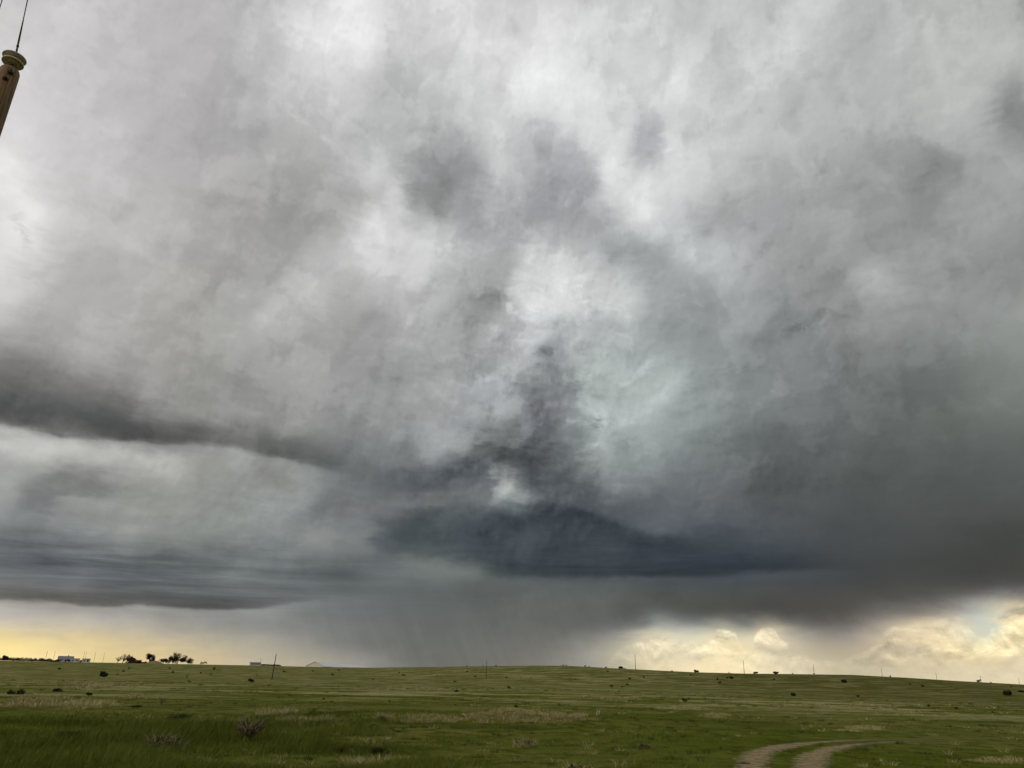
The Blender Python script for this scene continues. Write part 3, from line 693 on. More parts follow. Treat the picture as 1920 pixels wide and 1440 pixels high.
parts = []
for _ in range(2600):                                # darker green weeds scattered through the grass
    a_, r_ = math.radians(rng.uniform(-37, 37)), math.exp(rng.uniform(math.log(12), math.log(150)))
    x_, y_ = r_ * math.sin(a_), r_ * math.cos(a_)
    if hnoise(x_, y_, .3, 95) + rng.normal(0, .5) < .1 or (r_ < 40 and np.hypot(RUTPTS[:, 0] - x_, RUTPTS[:, 1] - y_).min() < .35): continue
    f = max(1, r_ / 30)
    parts.append(tuft_np((x_, y_, float(height(x_, y_))), int(30 / min(f, 1.6)), rng.uniform(.06, .17), .28 * rng.uniform(.5, 1.6) * min(f, 2.2), 1.1, .007 * max(1, r_ / 14)))
P_, H_, W_, L_, A_ = [np.concatenate([q[k] for q in parts]) for k in range(5)]
V_, F_, s_ = blades(P_, H_, W_, L_, rng.random(len(P_)), A_)
tag(mesh_np('weeds', V_, F_, grass_mat('weed_leaf', (.030, .040, .008, 1), (.075, .090, .020, 1), (.16, .15, .06, 1), .12), attr={'shade': s_}), 'dark green weeds scattered through the pasture grass', 'weeds', kind='stuff')

def leaf_cloud(centres, radii, n, size, flat=.8):
    """n small leaf triangles spread through several ellipsoid clumps -> V, F"""
    centres = np.asarray(centres, float); radii = np.asarray(radii, float)
    w = radii ** 2; i = rng.choice(len(centres), n, p=w / w.sum())
    d = rng.normal(size=(n, 3)); d /= np.linalg.norm(d, axis=1)[:, None]; d[:, 2] *= flat
    P = centres[i] + d * (radii[i] * rng.random(n) ** .45)[:, None]
    a = rng.normal(size=(n, 3)); a /= np.linalg.norm(a, axis=1)[:, None]; b = np.cross(a, rng.normal(size=(n, 3))); b /= np.linalg.norm(b, axis=1)[:, None]
    s = size * rng.uniform(.5, 1.4, n)[:, None]
    V = np.stack([P - a * s, P + b * s * .6, P + a * s, P - b * s * .6], 1).reshape(-1, 3)
    return V, np.arange(4 * n).reshape(-1, 4), np.repeat(rng.random(n), 4)

def shrub(px, py, wpx, hpx, label, cat='shrub', group=None, m=None, name='shrub', skyline=False):
    g = skyline_at(px) if skyline else ground_at(px, py)
    r_ = math.hypot(g[0], g[1]); w = wpx * r_ / F_PX; h = hpx * r_ / F_PX
    if w < .12 * 2: w = .24
    root = thing(name, g, label, cat, group)
    k = 5 if wpx < 8 else 10
    cen = [(rng.uniform(-.34, .34) * w, rng.uniform(-.3, .3) * w, h * rng.uniform(.18, .62)) for _ in range(k)]
    rad = [max(.36 * h, .17 * w) * rng.uniform(.8, 1.15) for _ in range(k)]
    V, Fc, s = leaf_cloud(cen, rad, 170 if wpx < 8 else 620, .10 * h + .02 * w)
    V[:, 2] = np.maximum(V[:, 2], -.03)
    mesh_np('foliage', V, Fc, m or M_DARKLEAF, root, attr={'shade': s})
    mb = MB()
    for q in cen[:4]: mb.tube([(q[0] * .15, q[1] * .15, -.05), (q[0] * .6, q[1] * .6, q[2] * .55), q], [.035 * h + .01, .025 * h + .006, .008], 5)
    mb.build('stem', M_BARK, root)
    return root
G_H = 'small dark shrubs dotted over the grassy slope'
ORD = ['first', 'second', 'third', 'fourth', 'fifth', 'sixth', 'seventh', 'eighth', 'ninth', 'tenth', 'eleventh', 'twelfth', 'thirteenth', 'fourteenth', 'fifteenth']
PX_ = [0, 512, 912, 1192, 1396, 1528, 1656, 1758, 1841, 1921]
def ord_labels(xs, what):
    out = []
    for x in xs:
        k = max(i for i in range(9) if PX_[i] <= x); mates = sorted(q for q in xs if PX_[k] <= q < PX_[k + 1]); o = ORD[mates.index(x)]
        where = 'left of the first field pole' if k == 0 else 'between the %s and %s field poles' % (ORD[k - 1], ORD[k])
        out.append('%s, %s from the left %s' % (what, o, where) if len(mates) > 1 else '%s, the only one %s' % (what, where))
    return out
SPECKS = [(113, 1256, 6, 4), (324, 1262, 5, 4), (377, 1263, 5, 3), (395, 1265, 5, 3), (354, 1279, 6, 3), (374, 1285, 4, 3), (242, 1254, 4, 3), (231, 1260, 4, 3), (220, 1265, 4, 2), (318, 1254, 5, 3),
                   (586, 1259, 4, 3), (635, 1258, 5, 3), (876, 1260, 4, 3), (891, 1270, 5, 3), (949, 1271, 5, 3), (976, 1271, 4, 2), (996, 1272, 3, 2),
                   (605, 1312, 5, 3), (544, 1305, 6, 2), (730, 1317, 4, 3), (1140, 1260, 4, 3), (1166, 1289, 4, 3), (1291, 1311, 6, 3), (1208, 1271, 3, 4), (1295, 1267, 4, 3),
                   (1345, 1275, 5, 4), (1363, 1273, 4, 4), (1452, 1275, 4, 3), (1609, 1307, 6, 4), (1706, 1284, 4, 3), (1451, 1287, 3, 2), (1896, 1288, 5, 2), (480, 1266, 4, 2), (1080, 1275, 3, 3), (820, 1268, 4, 2), (700, 1275, 4, 2)]
for (x, y, w, h), l in zip(SPECKS, ord_labels([q[0] for q in SPECKS], 'small dark slope shrub')): shrub(x, y, w, h, l, group=G_H)
CRESTS = [(1056, 5, 2.), (1063, 4, 2), (1097, 5, 3), (1104, 4, 2), (1137, 6, 3), (1372 - 200, 5, 2), (1260, 4, 2), (1348 + 20, 4, 2), (1487, 4, 2), (1527, 5, 2.5), (1672, 5, 2.5), (1860, 4, 2), (875, 4, 2), (905, 4, 1.5), (930, 5, 2)]
for (x, w, h), l in zip(CRESTS, ord_labels([q[0] for q in CRESTS], 'tiny crest shrub')): shrub(x, 0, w, h, l, group='tiny shrubs along the hill crest', skyline=True)
for a in [(194, 1269, 14, 9, 'largest dark round shrub, on the far green slope below the white house'),
          (30, 1302, 28, 6, 'low wide dark shrub mat at the left edge above the tall grass'),
          (110, 1297, 15, 5, 'low dark shrub in the pale bunchgrass left of the small cholla cactus'),
          (168, 1304, 9, 5, 'small dark shrub between the low shrub in bunchgrass and the small cholla'),
          (470, 1279, 8, 7, 'dark spiky shrub just left of the foot of the tall field pole'),
          (401, 1256, 5, 5, 'upright dark shrub below the small tree on the left horizon'),
          (533, 1261, 5, 4, 'small dark shrub just right of the tall field pole'),
          (623, 1266, 6, 4, 'dark shrub on the slope in front of the long pale barn'),
          (749, 1262, 5, 3, 'dark shrub below the right end of the long pale barn'),
          (757, 1267, 6, 4, 'greener shrub just below another beyond the long barn'),
          (853, 1279, 6, 3, 'flat dark shrub left of and below the second field pole'),
          (953, 1291, 7, 5, 'round dark shrub below and right of the second field pole'),
          (856, 1297, 9, 3, 'long flat dark shrub on the bright grass in the middle of the slope'),
          (1147, 1288, 7, 4, 'left one of three dark shrubs below the third field pole'),
          (1176, 1285, 7, 4, 'right one of three dark shrubs below the third field pole'),
          (1180, 1274, 7, 4, 'dark shrub just left of the foot of the third field pole'),
          (1349, 1282, 5, 5, 'dark upright shrub lowest of the group left of the fourth field pole'),
          (1372, 1273, 8, 5, 'widest dark shrub of the group left of the fourth field pole'),
          (1583, 1280, 8, 6, 'solitary dark bush on the right slope between two distant poles'),
          (1488, 1305, 8, 6, 'dark bush in the middle of the right slope above the track'),
          (1730, 1288, 6, 4, 'dark shrub high on the right slope below the sixth distant pole'),
          (1741, 1325, 7, 4, 'low dark shrub among pale streaks on the lower right slope'),
          (1792, 1329, 7, 4, 'rightmost low dark shrub among pale streaks on the lower right slope'),
          (1890, 1304, 9, 9, 'tall dark bush near the right edge of the picture'),
          (1916, 1298, 9, 3, 'flat dark shrub touching the right edge of the picture'),
          (968, 1326, 8, 4, 'dark shrub just above the pale bunchgrass bank in the centre'),
          (1284, 1316, 9, 6, 'dark branching shrub in the open grass right of centre')]:
    shrub(*a)
for x, w, h, l in [(1165, 10, 4, 'widest dark shrub on the crest left of the third field pole'), (1306, 10, 5, 'knobbly dark shrub on the crest between the third and fourth poles'),
                   (1418, 8, 4, 'dark shrub on the crest just right of the fourth field pole'), (1456, 9, 5, 'pair of dark shrub tops on the crest between the fourth and fifth poles'),
                   (1835, 7, 5, 'forked shrub on the crest beside the next to last distant pole')]:
    shrub(x, 0, w, h, l, skyline=True)
# grey sage clumps
def clump(px, py, wpx, hpx, label, m, cat='sagebrush', name='sagebrush', n=260, dark=None):
    g = ground_at(px, py); r_ = math.hypot(g[0], g[1]); w = wpx * r_ / F_PX; h = hpx * r_ / F_PX
    root = thing(name, g, label, cat)
    cs_ = [(rng.normal(0, w * .2), rng.normal(0, w * .15), 0) for _ in range(7)]
    parts = [tuft_np(c, n // 7, h * rng.uniform(.6, 1.), w * .45, .9, max(.006, .0006 * r_)) for c in cs_]
    P, H_, W_, L_, A_ = [np.concatenate([p[k] for p in parts]) for k in range(5)]
    V, Fc, s = blades(P, H_, W_, L_, rng.random(len(P)), A_)
    mesh_np('foliage', V, Fc, m, root, attr={'shade': s})
    V, Fc, s = leaf_cloud([(c[0], c[1], h * .3) for c in cs_], [max(h * .34, w * .17)] * 7, 240, .07 * h)
    V[:, 2] = np.maximum(V[:, 2], -.03)
    mesh_np('twig', V, Fc, dark or M_DARKLEAF, root, attr={'shade': s})
    return root
clump(990, 1399, 34, 19, 'small pale dry grass clump with a dark side in the centre foreground', M_PALE, 'grass clump', 'grass_clump')
clump(1080, 1452, 44, 26, 'pale dry grass clump cut by the bottom edge left of the track', M_PALE, 'grass clump', 'grass_clump')
clump(1207, 1402, 24, 11, 'low grey green sage cushion in the open grass left of the track', M_SAGE)
clump(303, 1408, 66, 34, 'broad brownish sagebrush in the tall grass left of the large cholla', M_SAGE, n=520)
clump(130, 1386, 36, 20, 'dark sagebrush deep in the tall grass at the left', M_DARKLEAF)
clump(336, 1350, 34, 15, 'dark flat sagebrush at the far edge of the tall grass', M_DARKLEAF)
clump(700, 1365, 22, 11, 'grey sagebrush leaning over the short grass near the bunchgrass bank', M_SAGE)
clump(716, 1352, 10, 14, 'small rounded sagebrush on the bank right of another pale one', M_SAGE)
clump(632, 1410, 18, 12, 'small dark sagebrush left of the dark tuft in the centre foreground', M_DARKLEAF)
clump(708, 1415, 26, 19, 'dark green grass tuft standing at the left end of the tall grass strip', M_DARKLEAF, 'grass clump', 'grass_clump')
clump(257, 1326, 12, 5, 'little dark sagebrush in the hollow below the small cholla', M_DARKLEAF)
clump(1395, 1433, 18, 6, 'little dark sagebrush left of the start of the left wheel rut', M_DARKLEAF)
clump(545, 1388, 14, 8, 'pale dry grass clump right below the large cholla', M_PALE, 'grass clump', 'grass_clump', n=120)
# cholla cactus
def cholla(px, py, wpx, hpx, label, n=16):
    g = ground_at(px, py); r_ = math.hypot(g[0], g[1]); w = wpx * r_ / F_PX; h = hpx * r_ / F_PX
    root = thing('cholla_cactus', g, label, 'cactus')
    tr = MB(); tr.tube([(0, 0, -.05), (.02, 0, h * .25), (-.01, .02, h * .42)], [.05 * h, .045 * h, .04 * h], 8); tr.build('trunk', M_BARK, root, True)
    for k in range(n):
        a = 2 * math.pi * k / n + rng.uniform(-.3, .3); up = rng.uniform(.25, .95); L = w * .5
        p0 = Vector((0, 0, h * rng.uniform(.2, .42))); p1 = p0 + Vector((math.cos(a) * L * .5, math.sin(a) * L * .5, h * .12 * up))
        p2 = p1 + Vector((math.cos(a) * L * .35, math.sin(a) * L * .35, h * .28 * up)); b = MB(); rr = .022 * h
        b.tube([p0, (p0 + p1) / 2 + Vector((0, 0, -.02 * h)), p1, p2], [rr, rr * 1.15, rr, rr * .8], 7)
        for q in range(2):
            e = rng.uniform(-.8, .8); d = Vector((math.cos(a + e), math.sin(a + e), rng.uniform(.5, 1.6))).normalized(); s0 = p1.lerp(p2, rng.uniform(0, .8))
            b.tube([s0, s0 + d * h * .10, s0 + d * h * rng.uniform(.16, .28)], [rr * .8, rr * .95, rr * .5], 6)
        b.build('branch', M_STEM, root, True)
    return root
cholla(467, 1393, 48, 50, 'large branching cholla cactus standing in the tall grass', 30)
cholla(302, 1322, 12, 14, 'small cholla cactus alone on the short grass beyond the tall grass', 12)
cholla(350, 1271, 7, 8, 'tiny far cholla cactus on the green slope below the farm trees', 8)

# ------------------------------------------------------------------ poles
M_WOODFAR = simple('weathered_pole_wood', (.060, .048, .038), .3, 3., .9)
M_PORC_FAR = simple('far_insulator', (.25, .24, .2), .1)
def far_pole(loc, h, r0, label, group, extra=True, tilt=(0, 0)):
    root = thing('utility_pole', loc, label, 'utility pole', group); root.rotation_euler = (tilt[0], tilt[1], 0)
    b = MB(); b.tube([(0, 0, -.4), (0, 0, h * .5), (0, 0, h)], [r0, r0 * .85, r0 * .7], 10); b.build('shaft', M_WOODFAR, root, True)
    if extra:
        b = MB(); b.lathe([(.0, 0), (.02, 0), (.02, .1), (.09, .1), (.12, .16), (.05, .2), (.09, .23), (.04, .28), (0, .28)], 12, (0, 0, h)); b.build('insulator', M_PORC_FAR, root, True)
    return root
pn = ['tall dark pole nearest in the field, left of centre with its foot on the grass', 'second pole of the row, thin and dark against the grey rain shaft', 'third pole of the row, at the left end of the bright clouds',
      'fourth pole of the row, standing tall against the bright clouds', 'fifth pole of the row, on the crest right of the brightest cloud', 'sixth pole of the row, small on the descending crest',
      'seventh pole of the row, small on the right crest', 'eighth pole of the row, beside the forked shrub on the crest', 'last and smallest pole of the row, at the right edge']
PPX = [(512.5, 250), (912, 291), (1192, 342), (1396.5, 398), (1528, 452), (1656, 506), (1758, 560), (1841, 612), (1912, 668)]
TOPS = [1227, 1240, 1244, 1239, 1248, 1259, 1266, 1272, 1277]
for (x, r_), l, ty in zip(PPX, pn, TOPS):
    p = at_r(x, r_); d = px_dir(x, ty); ztop = EYE + d[2] / math.hypot(d[0], d[1]) * r_
    far_pole(p, max(6., ztop - p[2]), [.15, .10, .12][min(PPX.index((x, r_)), 2)], l, 'poles of the line crossing the field', tilt=(0, .05 if x < 600 else 0))
for x, l in zip([84, 99, 154, 158, 175, 192, 487], ['leftmost faint pole by the farm, above the dark hedge', 'faint pole between the dark hedge and the white house', 'left one of two close faint poles behind the white trailers',
                'right one of two close faint poles behind the white trailers', 'faint pole just right of the white trailers', 'faint pole between the white trailers and the bare trees', 'thin mast above the long low white building']):
    far_pole(at_r(x, 880), 10.5 if x != 487 else 9, .13, l, 'thin poles around the far farm', False)

# ------------------------------------------------------------------ near pole with its insulator
M_WOOD = None
def wood_material():
    m, N = mat('pole_wood'); P = N.co; x, y, z = N.sep(P)
    g = N.noise(N.xyz(N.mul(x, 34.), N.mul(y, 34.), N.mul(z, 1.6)), 1., 7, .65, .4); big = N.noise(N.xyz(N.mul(x, 7.), N.mul(y, 7.), N.mul(z, .8)), 1., 4, .6)
    c = N.mix(N.ss(g, .35, .68), (.10, .062, .032, 1), (.31, .215, .125, 1)); c = N.mix(N.ss(big, .48, .66, 0., .75), c, (.29, .165, .085, 1)); c = N.mix(N.ss(big, .30, .44, .55, 0.), c, (.22, .20, .17, 1))
    crack = N.m('ABSOLUTE', N.add(N.add(x, -.012), N.mul(N.sub(N.noise(N.xyz(0., 0., z), 5., 3, .6), .5), .05)))
    side = N.ss(y, 0., -.02)
    c = N.mix(N.mul(N.ss(crack, .0035, .0012), side), c, (.02, .014, .01, 1))
    N.put(N.b.inputs['Base Color'], c); bp = N.n.new('ShaderNodeBump'); bp.inputs['Strength'].default_value = .7; bp.inputs['Distance'].default_value = .008
    N.put(bp.inputs['Height'], g); N.l.new(bp.outputs[0], N.b.inputs['Normal']); N.b.inputs['Roughness'].default_value = .85
    return m
depth = 9.3
def unproj(px, py, dep): return np.array([0, 0, EYE]) + dep * (cF + (px - 960) / F_PX * Ri - (py - 720) / F_PX * Ui)
top = unproj(19.5, 131, depth)
base_z = float(height(top[0], top[1]))
PH = top[2] - base_z
az_c = math.atan2(top[0], top[1])
near = thing('utility_pole', (top[0], top[1], base_z), 'brown wooden utility pole cut by the left edge, with a porcelain insulator on top', 'utility pole', rz=-az_c)
b = MB(); NS = 28
prof = [(.145, -.3), (.14, PH * .4), (.118, PH - .9), (.113, PH - .12), (.111, PH - .04), (.100, PH - .008), (.07, PH + .006), (0.0, PH + .012)]
b.lathe(prof, NS); shaft = b.build('shaft', wood_material(), near, True)
M_STEEL = simple('galvanised_steel', (.16, .155, .15), .35, 30., .5, .2, metal=.7); M_RUST = simple('rusty_bolt', (.055, .035, .025), .5, 40., .8, .5)
b = MB()                                            # steel bracket bolted under the pole top
yb = -.114
b.box(-.030 + .012, .030 + .012, yb - .012, yb + .004, PH - .145, PH - .105); b.tube([(.012, yb - .005, PH - .125), (.012, yb - .035, PH - .125)], .013, 6); b.tube([(.012, yb - .004, PH - .11), (.012, yb - .012, PH - .06)], [.020, .004], 8)
b.build('bracket', M_RUST, near)
b = MB(); b.box(-.048, .012, yb - .009, yb + .004, PH - .255, PH - .215); b.tube([(-.018, yb - .005, PH - .235), (-.018, yb - .026, PH - .235)], .020, 6); b.tube([(-.018, yb - .026, PH - .235), (-.018, yb - .05, PH - .235)], .009, 8)
b.build('bolt', M_RUST, near)
b = MB(); b.tube([(0, 0, PH - .02), (0, 0, PH + .15)], [.020, .016], 12); b.lathe([(.020, .0), (.034, .004), (.034, .016), (.018, .02)], 16, (0, 0, PH + .02)); b.build('pin', M_STEEL, near, True)
M_PORC, N_ = mat('glazed_porcelain'); n_ = N_.noise(N_.co, 9., 4, .6); N_.put(N_.b.inputs['Base Color'], N_.mix(N_.ss(n_, .35, .7), (.52, .45, .38, 1), (.66, .59, .50, 1))); N_.b.inputs['Roughness'].default_value = .22; N_.b.inputs['Specular IOR Level'].default_value = .5
z0 = PH + .085
b = MB()
b.lathe([(.018, .0), (.030, -.004), (.034, .004), (.034, .030), (.048, .030), (.050, .004), (.060, .000), (.064, .006), (.064, .034), (.098, .024), (.118, .018), (.122, .024), (.121, .032), (.108, .046), (.066, .062), (.052, .070),
         (.048, .088), (.060, .102), (.104, .100), (.129, .098), (.134, .104), (.132, .112), (.114, .122), (.070, .134), (.050, .138), (.044, .140), (.046, .150), (.052, .158), (.050, .168), (.036, .178), (.0, .181)], 48, (0, 0, z0))
ins = b.build('insulator', M_PORC, near, True)
# tie wire round the insulator head
b = MB()
b.tube([(.053 * math.cos(a), .053 * math.sin(a), z0 + .146 + .004 * math.sin(3 * a)) for a in np.linspace(0, 2 * math.pi * 1.9, 60)], .0042, 6); b.build('tie_wire', M_STEEL, ins, True)
# conductor leaving the insulator overhead
M_WIRE = simple('aluminium_conductor', (.10, .10, .10), .2, 20., .55, metal=.4)
Mn = Matrix.Translation((top[0], top[1], base_z)) @ Matrix.Rotation(-az_c, 4, 'Z')
P0 = np.array(Mn @ Vector((.0, -.0, z0 + .185)))
def wire_dir(p, px, py):
    d1 = (p - [0, 0, EYE]) / np.linalg.norm(p - [0, 0, EYE]); d2 = px_dir(px, py); n = np.cross(d1, d2)
    w_ = np.array([n[1], -n[0], 0]); w_ /= np.linalg.norm(w_)
    return w_ if np.dot(w_, d2 - d1) > 0 else -w_
wd = wire_dir(P0, 53, 0)
print('wire heading', wd, 'pole', top, PH)
def wire(name, p, dirv, L, r, label, group=None, start=0., sag=.9):
    pts = []
    for t in np.linspace(start, 1, 60):
        s = t * L; q = p + dirv * s; q[2] += sag * ((2 * t - 1) ** 2 - 1)
        pts.append(q)
    b = MB(); b.tube(pts, r, 8); o = b.build(name, M_WIRE, None, True); return tag(o, label, 'power line', group)
w1 = wire('power_line', P0, wd, 42, .0055, 'thin dark wire rising from the porcelain insulator to the top edge')
b = MB(); pts = [P0 + wd * s + np.array([0, 0, -.086 * s * .95]) for s in (0, .06, .15, .3, .5, .75)]
b.tube([tuple(q) for q in pts], [.009, .012, .0095, .011, .009, .0065], 8); b.build('armour_rod', M_WIRE, w1, True)
b = MB()
for s in (.17,): q = P0 + wd * s + np.array([0, 0, -.082 * s]); b.tube([tuple(q - wd * .012), tuple(q + wd * .012)], .0155, 8)
b.build('clamp', M_STEEL, w1, True)
# second conductor, seen only in the top left corner
P2 = unproj(-10, 45, 9.6)
wd2 = wire_dir(P2, 4, 0)
w2 = wire('power_line', P2 - wd2 * 20, wd2, 60, .0055, 'second thin dark wire crossing the very top left corner', sag=0)
print('wire2', wd2)

# ------------------------------------------------------------------ farm on the left horizon
M_WHITE = simple('white_siding', (.62, .60, .58), .08, .8, .7); M_GREYROOF = simple('grey_shingle_roof', (.20, .19, .19), .15, 2., .9); M_DARK = simple('dark_window', (.02, .02, .025), .2, 1., .3)
M_RED = simple('weathered_red_boards', (.075, .026, .018), .35, 1.5, .9); M_REDROOF = simple('rusty_roof', (.05, .028, .022), .3, 1.5, .8); M_CREAM = simple('cream_metal_wall', (.80, .72, .55), .05, .4, .6); M_METAL = simple('pale_metal_roof', (.74, .73, .76), .08, .3, .6); M_EARTH = simple('bare_earth', (.22, .16, .09), .3, .8, .95)
def gable(root, x0, x1, y0, y1, hw, hr, wm, rm, ridge='x', over=.3):
    b = MB()
    if ridge == 'x':
        ym = (y0 + y1) / 2; V = [(x0, y0, -1), (x1, y0, -1), (x1, y1, -1), (x0, y1, -1), (x0, y0, hw), (x1, y0, hw), (x1, y1, hw), (x0, y1, hw), (x0, ym, hr - .06), (x1, ym, hr - .06)]
        b.add(V, [(0, 1, 5, 4), (1, 2, 6, 9, 5), (2, 3, 7, 6), (3, 0, 4, 8, 7)])
        b.build('wall', wm, root); b = MB(); t = .12; sl = (hr - hw) / (ym - y0)
        for s in (1, -1):
            ye = ym - s * (ym - y0 + over); ze = hw - over * sl + .02
            b.add([(x0 - over, ye, ze), (x1 + over, ye, ze), (x1 + over, ym, hr), (x0 - over, ym, hr), (x0 - over, ye, ze + t), (x1 + over, ye, ze + t), (x1 + over, ym, hr + t), (x0 - over, ym, hr + t)], [(0, 1, 2, 3), (7, 6, 5, 4), (0, 4, 5, 1), (1, 5, 6, 2), (3, 7, 4, 0)])
        return b.build('roof', rm, root)
def openings(root, items, m=None):
    for nm, x0, x1, y, z0_, z1_ in items:
        b = MB(); b.box(x0, x1, y - .05, y + .02, z0_, z1_); b.build(nm, m or M_DARK, root)
def at_face(px, r_): 
    p = at_r(px, r_); return p, -math.atan2(p[0], p[1])
R0 = 610; s1 = R0 / F_PX
p, rz = at_face(121.5, R0); t = thing('farmhouse', p, 'white house with a grey roof on the left horizon right of the dark hedge', 'house', rz=rz)
rf = gable(t, -10.2 * s1, 10.2 * s1, 0, 7.5, 1.6, 3.7, M_WHITE, M_GREYROOF); b = MB(); b.box(1., 1.6, 3.2, 3.8, 3.2, 4.4); b.build('chimney', M_GREYROOF, rf)
openings(t, [('door', -.3, .6, 0, 0, 1.7), ('window', -3.2, -2.2, 0, .7, 1.5), ('window', 2.2, 3.2, 0, .7, 1.5)])
p, rz = at_face(139.5, R0 - 2); t = thing('trailer_home', p, 'white box trailer next to the white house, nearer the house than the other', 'trailer', rz=rz)
b = MB(); b.box(-2.9, 2.9, 0, 2.4, .15, 2.3); b.build('body', M_WHITE, t); b = MB(); b.box(-3.0, 3.0, -.1, 2.5, 2.3, 2.45); b.build('roof', M_GREYROOF, t); openings(t, [('window', -1.8, -.8, -.005, .9, 1.5), ('window', .6, 1.7, -.005, .9, 1.5)])
p, rz = at_face(160.5, R0 - 2); t = thing('trailer_home', p, 'white box trailer farther right of the white house, beside two faint poles', 'trailer', rz=rz)
b = MB(); b.box(-2.5, 2.5, 0, 2.4, .15, 2.3); b.build('body', M_WHITE, t); b = MB(); b.box(-2.6, 2.6, -.1, 2.5, 2.3, 2.45); b.build('roof', M_GREYROOF, t); openings(t, [('window', -1.5, -.6, -.005, .9, 1.5), ('door', .6, 1.4, -.005, .3, 1.9)])
p, rz = at_face(250.5, R0); t = thing('barn', p, 'dark red barn with a low side shed between the bare trees and the lone tree', 'barn', rz=rz)
b = MB(); hw = 6.2 * s1
b.add([(-4.9, 0, -1), (.9, 0, -1), (.9, 0, 2.7), (-2., 0, 4.1), (-4.9, 0, 2.7), (-4.9, 9, -1), (.9, 9, -1), (.9, 9, 2.7), (-2., 9, 4.1), (-4.9, 9, 2.7)], [(0, 1, 2, 3, 4), (9, 8, 7, 6, 5), (0, 4, 9, 5), (1, 6, 7, 2)]); b.build('wall', M_RED, t)
b = MB(); b.add([(-5.2, -.3, 2.62), (-2., -.3, 4.17), (1.2, -.3, 2.62), (1.2, 9.3, 2.62), (-2., 9.3, 4.17), (-5.2, 9.3, 2.62), (-5.2, -.3, 2.75), (-2., -.3, 4.32), (1.2, -.3, 2.75), (1.2, 9.3, 2.75), (-2., 9.3, 4.32), (-5.2, 9.3, 2.75)],
            [(0, 1, 4, 5), (1, 2, 3, 4), (6, 11, 10, 7), (7, 10, 9, 8), (0, 6, 7, 1), (1, 7, 8, 2), (2, 8, 9, 3), (5, 11, 6, 0)]); b.build('roof', M_REDROOF, t)
b = MB(); b.box(.92, 4.6, .2, 8, -1, 2.1); sh = b.build('side_shed', M_RED, t); b = MB(); b.add([(.92, 0, 2.45), (4.9, 0, 2.1), (4.9, 8.2, 2.1), (.92, 8.2, 2.45), (.92, 0, 2.57), (4.9, 0, 2.22), (4.9, 8.2, 2.22), (.92, 8.2, 2.57)], [(0, 1, 2, 3), (7, 6, 5, 4), (0, 4, 5, 1), (1, 5, 6, 2)]); b.build('shed_roof', M_REDROOF, sh)
openings(t, [('door', -3., -1., -.005, 0, 2.2)])
p, rz = at_face(236.5, R0 - 6); t = thing('water_tank', p, 'small white tank lying in front of the left corner of the red barn', 'tank', rz=rz)
b = MB(); b.tube([(-1.1, 0, .75), (-.95, 0, .75), (.95, 0, .75), (1.1, 0, .75)], [.25, .5, .5, .25], 14); b.build('body', M_WHITE, t, True); b = MB(); b.box(-.8, -.6, -.4, .4, -.3, .3); b.box(.6, .8, -.4, .4, -.3, .3); b.build('stand', M_GREYROOF, t)
# earth mound
p, rz = at_face(289, R0 - 3); nn = 24
V = [(0, 0, 2.1)] + [(math.cos(a) * k * 2.2, math.sin(a) * k * 1.6, 2.1 * (1 - (k / 3.) ** 1.3) - .25 * (k == 3) + rng.uniform(-.12, .12)) for k in (1, 2, 3) for a in np.linspace(0, 2 * math.pi, nn, endpoint=False)]
Fm = [(0, 1 + j, 1 + (j + 1) % nn) for j in range(nn)] + [(1 + k * nn + j, 1 + (k + 1) * nn + j, 1 + (k + 1) * nn + (j + 1) % nn, 1 + k * nn + (j + 1) % nn) for k in range(2) for j in range(nn)]
b = MB(); b.add(V, Fm); o = b.build('earth_mound', M_EARTH, None, True); o.location = p; tag(o, 'low pale earth mound between the lone tree and the tree clump', 'mound')

def tree(px, wpx, hpx, label, name='tree', lean=.0, bare=False, r_=R0, group=None, clumps=9):
    p = at_r(px, r_); w = wpx * r_ / F_PX; h = hpx * r_ / F_PX
    root = thing(name, p, label, 'tree', group)
    b = MB(); tops = []
    b.tube([(0, 0, -.5), (.05 * w, 0, h * .2), (lean * h * .35, 0, h * .42)], [.045 * h, .036 * h, .028 * h], 8)
    nb = 20 if bare else 12
    for k in range(nb):
        a = rng.uniform(0, 2 * math.pi); q = Vector((lean * h * rng.uniform(.5, 1.1) + math.cos(a) * w * .36, math.sin(a) * w * .3, h * rng.uniform(.5 if bare else .28, .97 if bare else .88)))
        s0 = Vector((lean * h * .25, 0, h * rng.uniform(.18, .42))); mid = s0.lerp(q, .5) + Vector((0, 0, -.04 * h))
        b.tube([s0, mid, q], [.022 * h, .014 * h, .005 * h], 5); tops.append(q)
        if bare:
            for _ in range(3):
                m1 = s0.lerp(q, rng.uniform(.4, .95)); b.tube([m1, m1 + Vector((rng.normal(.25, .5), rng.normal(0, .5), rng.uniform(.3, 1.))) * h * .17], [.009 * h, .003 * h], 4)
    b.build('trunk', M_BARK, root, True)
    cen = [(t_.x + rng.normal(0, .08 * w), t_.y, t_.z - .06 * h + rng.normal(0, .05 * h)) for t_ in tops for _ in range(1 if bare else 2)]
    n = 260 if bare else 2600
    V, Fc, s = leaf_cloud(cen, [(.07 if bare else .21) * min(w, h) * (1 if bare else 1.25) * rng.uniform(.6, 1.2) for _ in cen], n, .034 * h)
    mesh_np('crown', V, Fc, M_TREELEAF, root, attr={'shade': s})
    return root
tree(219, 12, 10, 'small bare tree, the left one of the leafless trees left of the barn', lean=.35, bare=True)
tree(229, 14, 14, 'larger bare tree leaning right beside the barn, between the small bare tree and the barn', lean=.35, bare=True)
tree(237, 9, 13, 'bare tree right against the left wall of the barn', lean=.3, bare=True, r_=R0 + 8)
tree(278, 13, 16, 'lone round-topped dark tree left of the earth mound', lean=.25)
